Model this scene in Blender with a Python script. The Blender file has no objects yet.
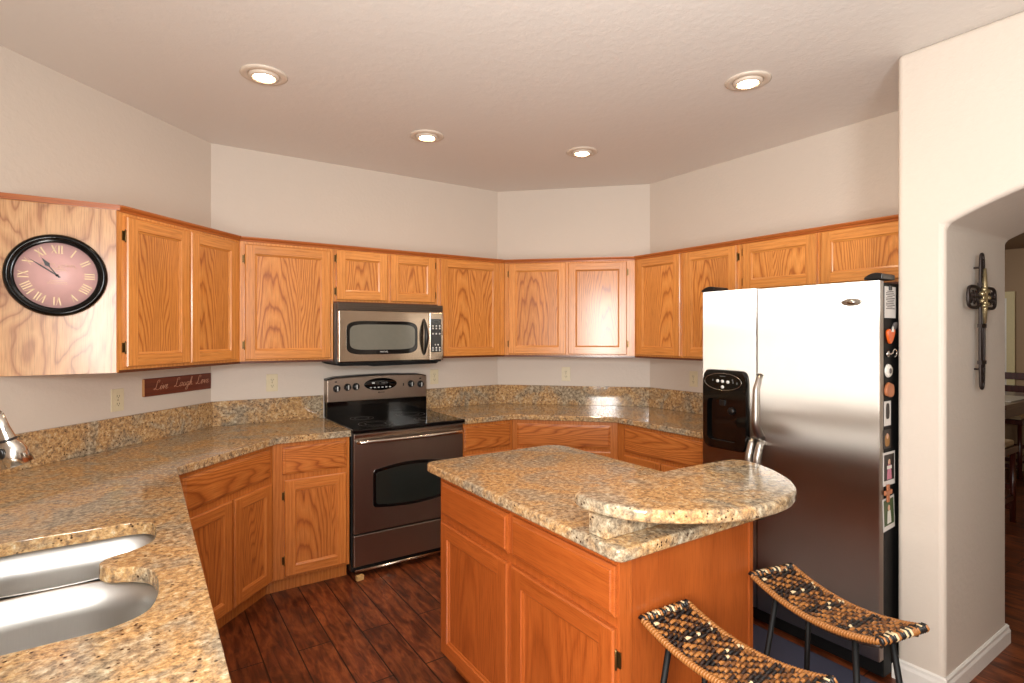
import bpy, bmesh, math, random
from mathutils import Vector, Matrix
random.seed(7)
R = math.radians
S2 = math.sqrt(0.5)
SC = bpy.context.scene
COL = SC.collection

# ------------------------------------------------------------------ camera
cam_d = bpy.data.cameras.new('camera')
cam = bpy.data.objects.new('camera', cam_d)
COL.objects.link(cam)
cam.location = (0, 0, 1.499)
cam.rotation_euler = (R(90), 0, R(-33.813))
cam_d.sensor_width = 36
cam_d.lens = 550.9 / 1024 * 36
cam_d.shift_y = -(341.5 - 334.08) / 1024
cam_d.clip_start = 0.03
SC.camera = cam

# ------------------------------------------------------------------ view, world, large lights
SC.view_settings.view_transform = 'Standard'
SC.view_settings.look = 'None'
SC.view_settings.gamma = 1
SC.view_settings.use_curve_mapping = False
SC.view_settings.exposure = 0.0
W = bpy.data.worlds.new('world')
SC.world = W
W.use_nodes = True
W.node_tree.nodes['Background'].inputs[0].default_value = (0.8, 0.85, 1.0, 1)
W.node_tree.nodes['Background'].inputs[1].default_value = 0.3


def area(name, loc, target, sx, sy, power, color):
    l = bpy.data.lights.new(name, 'AREA')
    l.shape = 'RECTANGLE'
    l.size = sx
    l.size_y = sy
    l.energy = power
    l.color = color
    o = bpy.data.objects.new(name, l)
    COL.objects.link(o)
    o.location = loc
    d = Vector(target) - Vector(loc)
    o.rotation_euler = d.to_track_quat('-Z', 'Y').to_euler()
    return o


WINDOW_GLOW = 1.0
area('unseen_tall_light', (-0.34, 0.04, 1.45), (2.6, 1.75, 1.46), 0.40, 1.30, 82, (1.0, 0.965, 0.91))  # unseen area light, stands in for the bright source behind the camera
area('unseen_low_light', (-0.34, 0.04, 0.54), (2.6, 1.75, 0.56), 0.40, 0.11, 6, (1.0, 0.965, 0.91))  # unseen low strip of the same stand-in source
area('ceiling_fill', (0.3, -0.7, 1.9), (0.7, 0.3, 2.71), 0.5, 0.5, 56, (0.90, 0.96, 1.0))  # unseen fill, added to brighten the near ceiling
area('dining_fill', (5.0, 3.1, 2.0), (7.6, 1.6, 0.9), 1.2, 1.2, 22, (1.0, 0.95, 0.88))  # unseen fill inside the dining room, stands in for its daylight
CAN_POWER = 9


# ------------------------------------------------------------------ material helpers
def lin(c):
    r = []
    for v in c:
        v /= 255.0
        r.append(v / 12.92 if v <= 0.04045 else ((v + 0.055) / 1.055) ** 2.4)
    return (*r, 1)


class NT:
    def __init__(self, name):
        self.m = bpy.data.materials.new(name)
        self.m.use_nodes = True
        self.t = self.m.node_tree
        self.b = self.t.nodes['Principled BSDF']

    def n(self, typ, **kw):
        nd = self.t.nodes.new(typ)
        for k, v in kw.items():
            if isinstance(k, str) and hasattr(nd, k):
                setattr(nd, k, v)
        return nd

    def l(self, a, b):
        self.t.links.new(a, b)

    def ramp(self, fac, stops):
        r = self.t.nodes.new('ShaderNodeValToRGB')
        e = r.color_ramp.elements
        e[0].position, e[0].color = stops[0][0], stops[0][1]
        e[1].position, e[1].color = stops[-1][0], stops[-1][1]
        for p, c in stops[1:-1]:
            x = e.new(p)
            x.color = c
        self.l(fac, r.inputs[0])
        return r.outputs[0]

    def mix(self, fac, a, b, blend='MIX'):
        x = self.t.nodes.new('ShaderNodeMix')
        x.data_type = 'RGBA'
        x.blend_type = blend
        for s, v in ((x.inputs[0], fac), (x.inputs[6], a), (x.inputs[7], b)):
            if hasattr(v, 'is_linked'):
                self.l(v, s)
            else:
                s.default_value = v
        return x.outputs[2]

    def math(self, op, a, b=None):
        x = self.t.nodes.new('ShaderNodeMath')
        x.operation = op
        for s, v in zip(x.inputs, (a, b)):
            if v is None:
                continue
            if hasattr(v, 'is_linked'):
                self.l(v, s)
            else:
                s.default_value = v
        return x.outputs[0]

    def coords(self, scale=(1, 1, 1), rot=(0, 0, 0), rnd=0.0):
        tc = self.t.nodes.new('ShaderNodeTexCoord')
        mp = self.t.nodes.new('ShaderNodeMapping')
        mp.inputs['Scale'].default_value = scale
        mp.inputs['Rotation'].default_value = rot
        src = tc.outputs['Object']
        if rnd:
            oi = self.t.nodes.new('ShaderNodeObjectInfo')
            cb = self.t.nodes.new('ShaderNodeCombineXYZ')
            self.l(self.math('MULTIPLY', oi.outputs['Random'], rnd), cb.inputs[0])
            self.l(self.math('MULTIPLY', oi.outputs['Random'], rnd * 0.13), cb.inputs[1])
            self.l(self.math('MULTIPLY', oi.outputs['Random'], rnd * 3.7), cb.inputs[2])
            ad = self.t.nodes.new('ShaderNodeVectorMath')
            self.l(src, ad.inputs[0])
            self.l(cb.outputs[0], ad.inputs[1])
            src = ad.outputs[0]
        self.l(src, mp.inputs['Vector'])
        return mp.outputs[0]

    def noise(self, vec, scale, detail=3, rough=0.5, dist=0.0):
        x = self.t.nodes.new('ShaderNodeTexNoise')
        self.l(vec, x.inputs['Vector'])
        x.inputs['Scale'].default_value = scale
        x.inputs['Detail'].default_value = detail
        x.inputs['Roughness'].default_value = rough
        x.inputs['Distortion'].default_value = dist
        return x.outputs[0]

    def bump(self, h, strength, dist=0.01):
        x = self.t.nodes.new('ShaderNodeBump')
        x.inputs['Strength'].default_value = strength
        x.inputs['Distance'].default_value = dist
        self.l(h, x.inputs['Height'])
        self.l(x.outputs[0], self.b.inputs['Normal'])

    def set(self, **kw):
        for k, v in kw.items():
            s = self.b.inputs[k.replace('_', ' ')]
            if hasattr(v, 'is_linked'):
                self.l(v, s)
            else:
                s.default_value = v
        return self


def flat(name, c, rough=0.5, metal=0.0, **kw):
    """plain painted / plastic surface with a slight procedural unevenness"""
    t = NT(name)
    v = t.coords()
    f = t.noise(v, 40, 2)
    a = lin(c)
    b = tuple(x * 0.9 for x in a[:3]) + (1,)
    t.set(Base_Color=t.mix(f, b, a), Roughness=rough, Metallic=metal)
    for k, x in kw.items():
        t.b.inputs[k.replace('_', ' ')].default_value = x
    return t.m


def wall_paint(name, c, rough=0.55, strength=0.12, scale=38):
    t = NT(name)
    v = t.coords()
    n1 = t.noise(v, scale, 3, 0.55)
    h = t.ramp(n1, [(0.42, (0, 0, 0, 1)), (0.62, (1, 1, 1, 1))])
    a = lin(c)
    t.set(Base_Color=a, Roughness=rough)
    t.bump(h, strength, 0.004)
    return t.m


def oak(name, axis='z', cathedral=True, light=(221, 150, 78), mid=(210, 135, 64), dark=(168, 94, 40), rough=0.3, freq=1.0, tilt=11, rnd=3.0, veneer=False):
    """stained oak: growth rings cut lengthwise, plus fine open pores"""
    t = NT(name)
    if axis == 'z':
        rot, sc = (R(tilt), 0, 0), (1, 1, 0.16)
        psc = (1, 1, 0.035)
    else:
        rot, sc = (0, 0, R(tilt)), (0.16, 1, 1)
        psc = (0.035, 1, 1)
    # pre-stretch so the grain runs along the board, then tilt so rings open into arches
    v0 = t.coords(sc, (0, 0, 0), rnd)
    nz = t.noise(v0, 5.0, 2, 0.5)
    nz2 = t.noise(v0, 22.0, 2, 0.5)
    sep = t.n('ShaderNodeSeparateXYZ')
    t.l(v0, sep.inputs[0])
    if axis == 'z':
        u, w = sep.outputs[0], sep.outputs[2]
    else:
        u, w = sep.outputs[2], sep.outputs[0]
    if veneer:
        # broad plain-sliced figure: contour lines of a slowly varying field
        vv = t.coords((2.6, 2.6, 1.1) if axis == 'z' else (1.1, 2.6, 2.6), (0, 0, 0), rnd)
        fld = t.noise(vv, 1.6, 3, 0.45, 0.4)
        f = t.math('FRACT', t.math('ADD', t.math('MULTIPLY', fld, 13.0), t.math('MULTIPLY', nz2, 0.35)))
    elif cathedral:
        # distance from a leaning heart: sqrt(u^2 + (k w)^2)
        wob = t.math('MULTIPLY', t.math('SUBTRACT', nz, 0.5), 0.24)
        fu = t.math('ADD', t.math('PINGPONG', t.math('ADD', u, 20.07), 0.16), wob)
        du = t.math('MULTIPLY', t.math('POWER', fu, 2.0), 9.0)
        r = t.math('ADD', t.math('ADD', du, w), t.math('MULTIPLY', nz2, 0.035))
        f = t.math('FRACT', t.math('MULTIPLY', r, 38.0 * freq))
    else:
        wob = t.math('MULTIPLY', t.math('SUBTRACT', nz, 0.5), 0.10)
        f = t.math('FRACT', t.math('MULTIPLY', t.math('ADD', u, wob), 42.0 * freq))
    vp = t.coords(psc, (0, 0, 0), rnd)
    pores = t.noise(vp, 260, 3, 0.6)
    broad = t.noise(v0, 7, 2)
    L_, M_, D_ = lin(light), lin(mid), lin(dark)
    ring = t.ramp(f, [(0.0, D_), (0.14, M_), (0.50, L_), (0.80, M_), (1.0, D_)] if cathedral else [(0.0, M_), (0.5, L_), (1.0, M_)])
    pm = t.ramp(pores, [(0.34, (0.74, 0.68, 0.62, 1)), (0.52, (1, 1, 1, 1))])
    c1 = t.mix(1.0, ring, pm, 'MULTIPLY')
    bm_ = t.ramp(broad, [(0.3, (0.86, 0.84, 0.82, 1)), (0.7, (1.06, 1.06, 1.06, 1))])
    c2 = t.mix(0.8, c1, bm_, 'MULTIPLY')
    oi = t.n('ShaderNodeObjectInfo')
    var = t.ramp(oi.outputs['Random'], [(0, (0.93, 0.90, 0.86, 1)), (1, (1.04, 1.04, 1.04, 1))])
    t.set(Base_Color=t.mix(1.0, c2, var, 'MULTIPLY'), Roughness=rough)
    t.b.inputs['Coat Weight'].default_value = 0.45
    t.b.inputs['Coat Roughness'].default_value = 0.18
    t.bump(pores, 0.06, 0.002)
    return t.m


def granite(name):
    t = NT(name)
    v = t.coords()
    big = t.noise(v, 5.5, 5, 0.6, 0.9)
    med = t.noise(v, 58, 4, 0.62, 0.3)
    fine = t.noise(v, 170, 3, 0.65)
    base = t.ramp(med, [(0.28, lin((104, 82, 62))), (0.41, lin((156, 124, 90))), (0.50, lin((188, 146, 96))), (0.60, lin((203, 170, 122))), (0.74, lin((222, 206, 176)))])
    grey = t.ramp(med, [(0.28, lin((92, 86, 76))), (0.44, lin((138, 126, 108))), (0.58, lin((172, 160, 138))), (0.74, lin((206, 198, 178)))])
    bf = t.ramp(big, [(0.44, (0.08, 0.08, 0.08, 1)), (0.60, (0.9, 0.9, 0.9, 1))])
    c = t.mix(bf, base, grey)
    fm = t.ramp(fine, [(0.30, (0.56, 0.50, 0.44, 1)), (0.46, (0.95, 0.93, 0.9, 1)), (0.68, (1.18, 1.17, 1.13, 1))])
    c = t.mix(0.9, c, fm, 'MULTIPLY')
    vo = t.n('ShaderNodeTexVoronoi')
    t.l(v, vo.inputs['Vector'])
    vo.inputs['Scale'].default_value = 70
    vo.inputs['Randomness'].default_value = 1
    sp = t.ramp(vo.outputs['Distance'], [(0.17, (1, 1, 1, 1)), (0.30, (0, 0, 0, 1))])
    gate = t.ramp(t.noise(v, 30, 2), [(0.52, (0, 0, 0, 1)), (0.57, (1, 1, 1, 1))])
    spg = t.mix(1.0, sp, gate, 'MULTIPLY')
    c = t.mix(spg, c, lin((58, 36, 26)))
    t.set(Base_Color=c, Roughness=0.09)
    t.b.inputs['Specular IOR Level'].default_value = 0.55
    return t.m


def steel(name, c=(190, 182, 172), rough=0.28, aniso=0.0, streak=(1, 1, 60)):
    t = NT(name)
    v = t.coords(streak)
    n = t.noise(v, 12, 3, 0.6)
    a = lin(c)
    b = tuple(x * 0.9 for x in a[:3]) + (1,)
    t.set(Base_Color=t.mix(n, b, a), Metallic=1.0, Roughness=rough)
    if aniso:
        t.b.inputs['Anisotropic'].default_value = aniso
        tg = t.n('ShaderNodeTangent')
        tg.direction_type = 'RADIAL'
        tg.axis = 'Z'
        t.l(tg.outputs[0], t.b.inputs['Tangent'])
    return t.m


def planks(name):
    t = NT(name)
    tc = t.n('ShaderNodeTexCoord')
    mp = t.n('ShaderNodeMapping')
    mp.inputs['Rotation'].default_value = (0, 0, R(90))
    t.l(tc.outputs['Object'], mp.inputs['Vector'])
    br = t.n('ShaderNodeTexBrick')
    t.l(mp.outputs[0], br.inputs['Vector'])
    br.offset = 0.37
    br.inputs['Scale'].default_value = 1
    br.inputs['Brick Width'].default_value = 1.15
    br.inputs['Row Height'].default_value = 0.1525
    br.inputs['Mortar Size'].default_value = 0.0032
    br.inputs['Mortar Smooth'].default_value = 0.1
    br.inputs['Bias'].default_value = 0.0
    br.inputs['Color1'].default_value = (0.2, 0.2, 0.2, 1)
    br.inputs['Color2'].default_value = (0.8, 0.8, 0.8, 1)
    br.inputs['Mortar'].default_value = (0, 0, 0, 1)
    v = t.coords((1, 0.16, 1))
    g = t.noise(v, 34, 4, 0.6, 0.6)
    v2 = t.coords((1, 0.6, 1))
    blot = t.noise(v2, 9, 3, 0.6, 0.8)
    c = t.ramp(g, [(0.28, lin((56, 24, 14))), (0.46, lin((106, 52, 28))), (0.62, lin((142, 78, 42))), (0.78, lin((84, 38, 22)))])
    bl = t.ramp(blot, [(0.34, (0.55, 0.5, 0.46, 1)), (0.6, (1.15, 1.1, 1.05, 1))])
    c = t.mix(0.85, c, bl, 'MULTIPLY')
    pv = t.ramp(br.outputs['Color'], [(0.15, (0.72, 0.68, 0.66, 1)), (0.85, (1.12, 1.1, 1.08, 1))])
    c = t.mix(1.0, c, pv, 'MULTIPLY')
    c = t.mix(br.outputs['Fac'], c, lin((22, 10, 7)))
    t.set(Base_Color=c, Roughness=t.ramp(g, [(0, (0.3, 0.3, 0.3, 1)), (1, (0.46, 0.46, 0.46, 1))]))
    h = t.math('SUBTRACT', t.math('MULTIPLY', g, 0.35), br.outputs['Fac'])
    t.bump(h, 0.35, 0.003)
    return t.m


def glow(name, c, s):
    t = NT(name)
    v = t.coords()
    n = t.noise(v, 1.5, 2)
    a = lin(c)
    t.set(Base_Color=a, Emission_Color=t.mix(n, tuple(x * 0.92 for x in a[:3]) + (1,), a), Emission_Strength=s)
    return t.m


M = {}
M['wall'] = wall_paint('wall_paint', (211, 198, 184))
M['ceiling'] = wall_paint('ceiling_paint', (229, 223, 216), 0.5, 0.12, 26)
M['trim'] = flat('white_trim_paint', (236, 230, 222), 0.35)
M['cream_trim'] = flat('cream_trim_paint', (226, 208, 156), 0.5)
M['floor'] = planks('dark_plank_floor')
M['oak'] = oak('oak_arched_grain')
M['oak_s'] = oak('oak_straight_grain', cathedral=False)
M['oak_h'] = oak('oak_rail_grain', axis='x', cathedral=False)
M['oak_dh'] = oak('oak_drawer_grain', axis='x', cathedral=True, freq=1.1)
TR = dict(light=(186, 108, 52), mid=(174, 95, 43), dark=(140, 72, 32))
M['oak_trim'] = oak('oak_dark_moulding', axis='x', cathedral=False, **TR)
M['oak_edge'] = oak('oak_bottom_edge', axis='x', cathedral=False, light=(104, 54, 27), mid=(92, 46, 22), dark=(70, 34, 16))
BS = dict(light=(208, 128, 62), mid=(196, 114, 51), dark=(160, 84, 36))
M['base'] = oak('base_oak_arched', freq=0.9, **BS)
M['base_s'] = oak('base_oak_straight', cathedral=False, **BS)
M['base_h'] = oak('base_oak_rail', axis='x', cathedral=False, **BS)
M['base_dh'] = oak('base_oak_drawer', axis='x', cathedral=True, freq=0.9, **BS)
M['oak_big'] = oak('oak_veneer_panel', light=(216, 168, 118), mid=(206, 154, 104), dark=(172, 114, 70), freq=0.30, rough=0.36, veneer=True)
IS = dict(light=(174, 90, 37), mid=(166, 83, 33), dark=(152, 74, 28))
M['isl'] = oak('island_maple', cathedral=True, freq=0.5, **IS)
M['isl_s'] = oak('island_maple_stile', cathedral=False, freq=0.6, **IS)
M['isl_h'] = oak('island_maple_rail', axis='x', cathedral=False, freq=0.6, **IS)
M['granite'] = granite('speckled_granite')
M['steel'] = steel('brushed_steel', (192, 174, 154), rough=0.22)
M['steel_vent'] = steel('vent_steel', (104, 92, 82), 0.35)
M['steel_dark'] = steel('range_steel', (168, 152, 138), 0.3, 0.5)


def brushed(name, c, rough, aniso):
    """directional brushed sheet: glossy lobe stretched sideways by the brush lines"""
    t = NT(name)
    v = t.coords((1, 60, 1))
    n = t.noise(v, 6, 3, 0.6)
    a = lin(c)
    g = t.n('ShaderNodeBsdfAnisotropic')
    g.distribution = 'BECKMANN'
    t.l(t.mix(n, tuple(x * 0.93 for x in a[:3]) + (1,), a), g.inputs['Color'])
    g.inputs['Roughness'].default_value = rough
    g.inputs['Anisotropy'].default_value = aniso
    tg = t.n('ShaderNodeTangent')
    tg.direction_type = 'RADIAL'
    tg.axis = 'Z'
    t.l(tg.outputs[0], g.inputs['Tangent'])
    t.l(g.outputs[0], t.t.nodes['Material Output'].inputs['Surface'])
    return t.m


M['steel_fridge'] = brushed('fridge_steel', (190, 184, 176), 0.35, -0.83)
M['handle_steel'] = steel('handle_steel', (190, 184, 176), 0.3)
M['sink'] = steel('sink_steel', (214, 212, 208), 0.36, streak=(60, 2, 2))
M['chrome'] = steel('polished_nickel', (205, 198, 188), 0.2)
M['black'] = flat('black_plastic', (14, 13, 13), 0.35)
M['blackgloss'] = flat('black_glass', (8, 8, 8), 0.06)
M['blackmatte'] = flat('black_textured_side', (7, 6, 6), 0.6, Specular_IOR_Level=0.3)
M['grey'] = flat('grey_plastic', (92, 90, 88), 0.4)
M['button'] = flat('white_button', (226, 224, 220), 0.5)
M['glassdark'] = flat('smoked_glass', (34, 36, 32), 0.08)
M['glassgrey'] = flat('microwave_glass', (112, 110, 100), 0.12)
M['brass'] = flat('antique_brass', (112, 88, 52), 0.35, 0.9)
M['ivory'] = flat('ivory_plastic', (222, 208, 174), 0.4)
M['slot'] = flat('outlet_slot', (96, 84, 62), 0.6)
M['redwood'] = oak('mahogany', axis='x', cathedral=False, light=(112, 48, 27), mid=(96, 37, 20), dark=(66, 23, 13), freq=0.6)
M['sign_edge'] = flat('sign_light_edge', (196, 142, 92), 0.5)
M['script'] = flat('sign_script_paint', (188, 136, 106), 0.5)
M['dial'] = flat('rose_dial_paper', (222, 176, 172), 0.4)
M['cream'] = flat('cream_print', (240, 214, 168), 0.5)
M['clockframe'] = flat('black_lacquer', (8, 6, 6), 0.12, Specular_IOR_Level=0.25)
M['silver'] = flat('silver_edge', (190, 186, 180), 0.25, 1.0)
M['hand'] = flat('clock_hand_black', (28, 22, 22), 0.4)
M['iron'] = flat('dark_wrought_iron', (52, 42, 38), 0.45, 0.5)
M['oldgold'] = flat('aged_gold', (176, 158, 120), 0.35, 0.8)
M['rattan'] = flat('golden_rattan', (158, 102, 50), 0.45)
M['rattan_m'] = flat('brown_rattan', (108, 66, 32), 0.5)
M['rattan_d'] = flat('dark_rattan', (48, 28, 18), 0.5)
M['rattan_b'] = flat('black_rattan', (22, 17, 16), 0.45)
M['rattan_c'] = flat('pale_cane', (214, 190, 148), 0.5)
M['rug'] = flat('navy_rug', (48, 50, 70), 0.95)
M['bulb'] = glow('lamp_bulb', (255, 222, 172), 60)
M['can'] = flat('can_trim', (222, 206, 188), 0.4)
M['window'] = glow('added_window_glow', (255, 250, 240), WINDOW_GLOW)
M['window_far'] = glow('far_added_glow', (255, 246, 232), 0.5)
M['window_dim'] = glow('dining_window_glass', (255, 226, 170), 0.75)
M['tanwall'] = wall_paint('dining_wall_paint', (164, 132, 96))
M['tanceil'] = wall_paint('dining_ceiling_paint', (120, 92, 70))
M['cushion'] = flat('tan_cushion', (196, 168, 130), 0.8)
M['linen'] = flat('cream_linen', (222, 214, 200), 0.8)
M['wood_dark'] = oak('dark_cherry', cathedral=False, light=(84, 34, 24), mid=(70, 26, 18), dark=(46, 16, 12), freq=0.5)
M['blockwood'] = flat('pale_wood_block', (206, 164, 104), 0.6)


# ------------------------------------------------------------------ mesh helpers
class MB:
    """collects shapes that become ONE mesh object"""

    def __init__(self):
        self.bm = bmesh.new()
        self.mi = 0

    def face(self, pts, mi=None):
        vs = [self.bm.verts.new(p) for p in pts]
        f = self.bm.faces.new(vs)
        f.material_index = self.mi if mi is None else mi
        return f

    def box(self, x0, x1, y0, y1, z0, z1, mi=None):
        v = [self.bm.verts.new((x, y, z)) for z in (z0, z1) for y in (y0, y1) for x in (x0, x1)]
        for q in ((0, 2, 3, 1), (4, 5, 7, 6), (0, 1, 5, 4), (2, 6, 7, 3), (0, 4, 6, 2), (1, 3, 7, 5)):
            f = self.bm.faces.new([v[i] for i in q])
            f.material_index = self.mi if mi is None else mi
        return self

    def prism(self, poly, z0, z1, axis='z', mi=None):
        """extrude a 2D polygon; axis 'z': (x,y) plan; axis 'y': (x,z) elevation between y=z0..z1; axis 'x': (y,z)"""
        def P(a, b, c):
            return {'z': (a, b, c), 'y': (a, c, b), 'x': (c, a, b)}[axis]
        lo = [self.bm.verts.new(P(a, b, z0)) for a, b in poly]
        hi = [self.bm.verts.new(P(a, b, z1)) for a, b in poly]
        n = len(poly)
        fs = [self.bm.faces.new(lo[::-1]), self.bm.faces.new(hi)]
        for i in range(n):
            j = (i + 1) % n
            fs.append(self.bm.faces.new((lo[i], lo[j], hi[j], hi[i])))
        for f in fs:
            f.material_index = self.mi if mi is None else mi
        return self

    def plate(self, outer, holes, z0, z1):
        """flat slab with holes"""
        tmp = bmesh.new()
        loops = []
        for lp in [outer] + holes:
            vs = [tmp.verts.new((a, b, z1)) for a, b in lp]
            es = [tmp.edges.new((vs[i], vs[(i + 1) % len(vs)])) for i in range(len(vs))]
            loops.append(vs)
        bmesh.ops.triangle_fill(tmp, use_beauty=True, use_dissolve=False, edges=tmp.edges[:], normal=(0, 0, 1))
        tmp.verts.index_update()
        top = {v: self.bm.verts.new(v.co) for v in tmp.verts}
        bot = {v: self.bm.verts.new((v.co.x, v.co.y, z0)) for v in tmp.verts}
        for f in tmp.faces:
            self.bm.faces.new([top[v] for v in f.verts])
            self.bm.faces.new([bot[v] for v in reversed(f.verts)])
        for vs in loops:
            n = len(vs)
            for i in range(n):
                j = (i + 1) % n
                self.bm.faces.new((top[vs[j]], top[vs[i]], bot[vs[i]], bot[vs[j]]))
        tmp.free()
        return self

    def tube(self, pts, r, seg=8, closed=False, mi=None, cap=True):
        pts = [Vector(p) for p in pts]
        n = len(pts)
        rr = r if isinstance(r, (list, tuple)) else [r] * n
        rings = []
        up = None
        for i, p in enumerate(pts):
            if closed:
                d = pts[(i + 1) % n] - pts[i - 1]
            else:
                d = pts[min(i + 1, n - 1)] - pts[max(i - 1, 0)]
            if d.length < 1e-9:
                d = Vector((0, 0, 1))
            d.normalize()
            if up is None:
                a = Vector((0, 0, 1)) if abs(d.z) < 0.9 else Vector((1, 0, 0))
                up = d.cross(a).normalized()
            up = (up - d * up.dot(d))
            if up.length < 1e-6:
                up = d.orthogonal()
            up.normalize()
            w = d.cross(up)
            rings.append([self.bm.verts.new(p + (up * math.cos(2 * math.pi * k / seg) + w * math.sin(2 * math.pi * k / seg)) * rr[i]) for k in range(seg)])
        m = self.mi if mi is None else mi
        for i in range(n if closed else n - 1):
            a, b = rings[i], rings[(i + 1) % n]
            for k in range(seg):
                f = self.bm.faces.new((a[k], a[(k + 1) % seg], b[(k + 1) % seg], b[k]))
                f.smooth = True
                f.material_index = m(i) if callable(m) else m
        if not closed and cap:
            for rg, fl in ((rings[0], True), (rings[-1], False)):
                f = self.bm.faces.new(rg[::-1] if fl else rg)
                f.material_index = m(0) if callable(m) else m
        return self

    def lathe(self, prof, seg=32, mat=None, mi=None, capped=True):
        """prof: (radius, height) along local z, then moved by matrix mat"""
        mat = mat or Matrix()
        rings = []
        m = self.mi if mi is None else mi
        for r, h in prof:
            if r < 1e-6:
                rings.append([self.bm.verts.new(mat @ Vector((0, 0, h)))])
            else:
                rings.append([self.bm.verts.new(mat @ Vector((r * math.cos(2 * math.pi * k / seg), r * math.sin(2 * math.pi * k / seg), h))) for k in range(seg)])
        for a, b in zip(rings, rings[1:]):
            for k in range(seg):
                k2 = (k + 1) % seg
                if len(a) == 1 and len(b) == 1:
                    continue
                if len(a) == 1:
                    f = self.bm.faces.new((a[0], b[k2], b[k]))
                elif len(b) == 1:
                    f = self.bm.faces.new((a[k], a[k2], b[0]))
                else:
                    f = self.bm.faces.new((a[k], a[k2], b[k2], b[k]))
                f.smooth = True
                f.material_index = m
        if capped:
            for rg, fl in ((rings[0], True), (rings[-1], False)):
                if len(rg) > 2:
                    f = self.bm.faces.new(rg[::-1] if fl else rg)
                    f.material_index = m
        return self

    def build(self, name, mats, parent=None, loc=(0, 0, 0), rotz=0, bevel=0, seg=2, smooth=False):
        bmesh.ops.remove_doubles(self.bm, verts=self.bm.verts, dist=1e-6)
        bmesh.ops.recalc_face_normals(self.bm, faces=self.bm.faces)
        me = bpy.data.meshes.new(name)
        if smooth:
            for f in self.bm.faces:
                f.smooth = True
        self.bm.to_mesh(me)
        self.bm.free()
        for m in (mats if isinstance(mats, (list, tuple)) else [mats]):
            me.materials.append(M[m])
        o = bpy.data.objects.new(name, me)
        COL.objects.link(o)
        o.location = loc
        o.rotation_euler = (0, 0, rotz)
        o.parent = parent
        if bevel:
            b = o.modifiers.new('bevel', 'BEVEL')
            b.width = bevel
            b.segments = seg
            b.limit_method = 'ANGLE'
            b.angle_limit = R(40)
            b.harden_normals = False
        return o


def tag(o, label, cat, group=None):
    o['label'] = label
    o['category'] = cat
    if group:
        o['group'] = group
    return o


def thing(name, label, cat, loc=(0, 0, 0), rotz=0, group=None):
    o = bpy.data.objects.new(name, None)
    COL.objects.link(o)
    o.location = loc
    o.rotation_euler = (0, 0, rotz)
    o.empty_display_size = 0.05
    return tag(o, label, cat, group)


def struct(o):
    o['kind'] = 'structure'
    return o


def toY(cx, y, cz):
    """matrix taking a lathe axis (+z) to local -y, centred at (cx,y,cz)"""
    return Matrix.Translation((cx, y, cz)) @ Matrix.Rotation(R(90), 4, 'X')


def dup(root, loc, rotz, label, group=None):
    r = root.copy()
    COL.objects.link(r)
    r.location = loc
    r.rotation_euler = (0, 0, rotz)
    r['label'] = label
    for ch in list(root.children):
        c = ch.copy()
        COL.objects.link(c)
        c.parent = r
        for g in list(ch.children):
            d = g.copy()
            COL.objects.link(d)
            d.parent = c
    return r


# ------------------------------------------------------------------ room shell (walls meet at 45 degrees round the kitchen)
YB, KL, KD, XR = 3.974, 2.5564, 4.5868, 3.4057
LB = (0.3588, YB)
BD = (2.5127, YB)
DR = (XR, 3.081)
XW, YS = -1.3, -3.5
LW = (XW, XW + KL / S2)
CZ = 2.712
XA0, XA1 = 2.73, 3.486
YA = 1.062

struct(MB().box(XW - 0.3, 8.3, YS - 0.2, 4.4, -0.1, 0.0).build('floor', 'floor'))
struct(MB().box(XW - 0.3, XA1, YS - 0.2, 4.3, CZ, CZ + 0.1).build('ceiling', 'ceiling'))


def wall(name, a, b, t=0.1, z0=0.0, z1=CZ, mat='wall'):
    a, b = Vector(a), Vector(b)
    d = (b - a).normalized()
    n = Vector((-d.y, d.x)) * t          # left of the run is outside
    return struct(MB().prism([a, b, b + n, a + n], z0, z1).build(name, mat))


wall('wall_left', LW, LB)
wall('wall_back', LB, BD)
wall('wall_corner', BD, DR)
wall('wall_right', DR, (XR, YA - 0.02), 0.08)


def wall_with_openings(name, axis, c0, c1, lo, hi, openings, mat='wall', top=CZ):
    """straight wall slab with rectangular openings; axis 'x' = wall runs along y between x=c0..c1"""
    mb = MB()
    def bx(a, b, z0, z1):
        if axis == 'x':
            mb.box(c0, c1, a, b, z0, z1)
        else:
            mb.box(a, b, c0, c1, z0, z1)
    p = lo
    for a, b, z0, z1 in sorted(openings):
        bx(p, a, 0, top)
        if z0 > 0:
            bx(a, b, 0, z0)
        bx(a, b, z1, top)
        p = b
    bx(p, hi, 0, top)
    return struct(mb.build(name, mat))


def window(name, axis, c, lo, hi, z0, z1, bars=1, glass='window'):
    """glazed window: frame with mullions, bright daylit pane"""
    fr = MB()
    f = 0.05
    def bx(m, a, b, z0, z1, t):
        if axis == 'x':
            m.box(c - t, c + t, a, b, z0, z1)
        else:
            m.box(a, b, c - t, c + t, z0, z1)
    bx(fr, lo, hi, z0, z0 + f, .04)
    bx(fr, lo, hi, z1 - f, z1, .04)
    bx(fr, lo, lo + f, z0 + f, z1 - f, .04)
    bx(fr, hi - f, hi, z0 + f, z1 - f, .04)
    for i in range(bars):
        m = lo + (hi - lo) * (i + 1) / (bars + 1)
        bx(fr, m - .025, m + .025, z0 + f, z1 - f, .035)
    o = struct(fr.build(name, 'trim'))
    g = MB()
    bx(g, lo + f, hi - f, z0 + f, z1 - f, .004)
    g.build('pane', glass, o)
    return o


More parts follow.
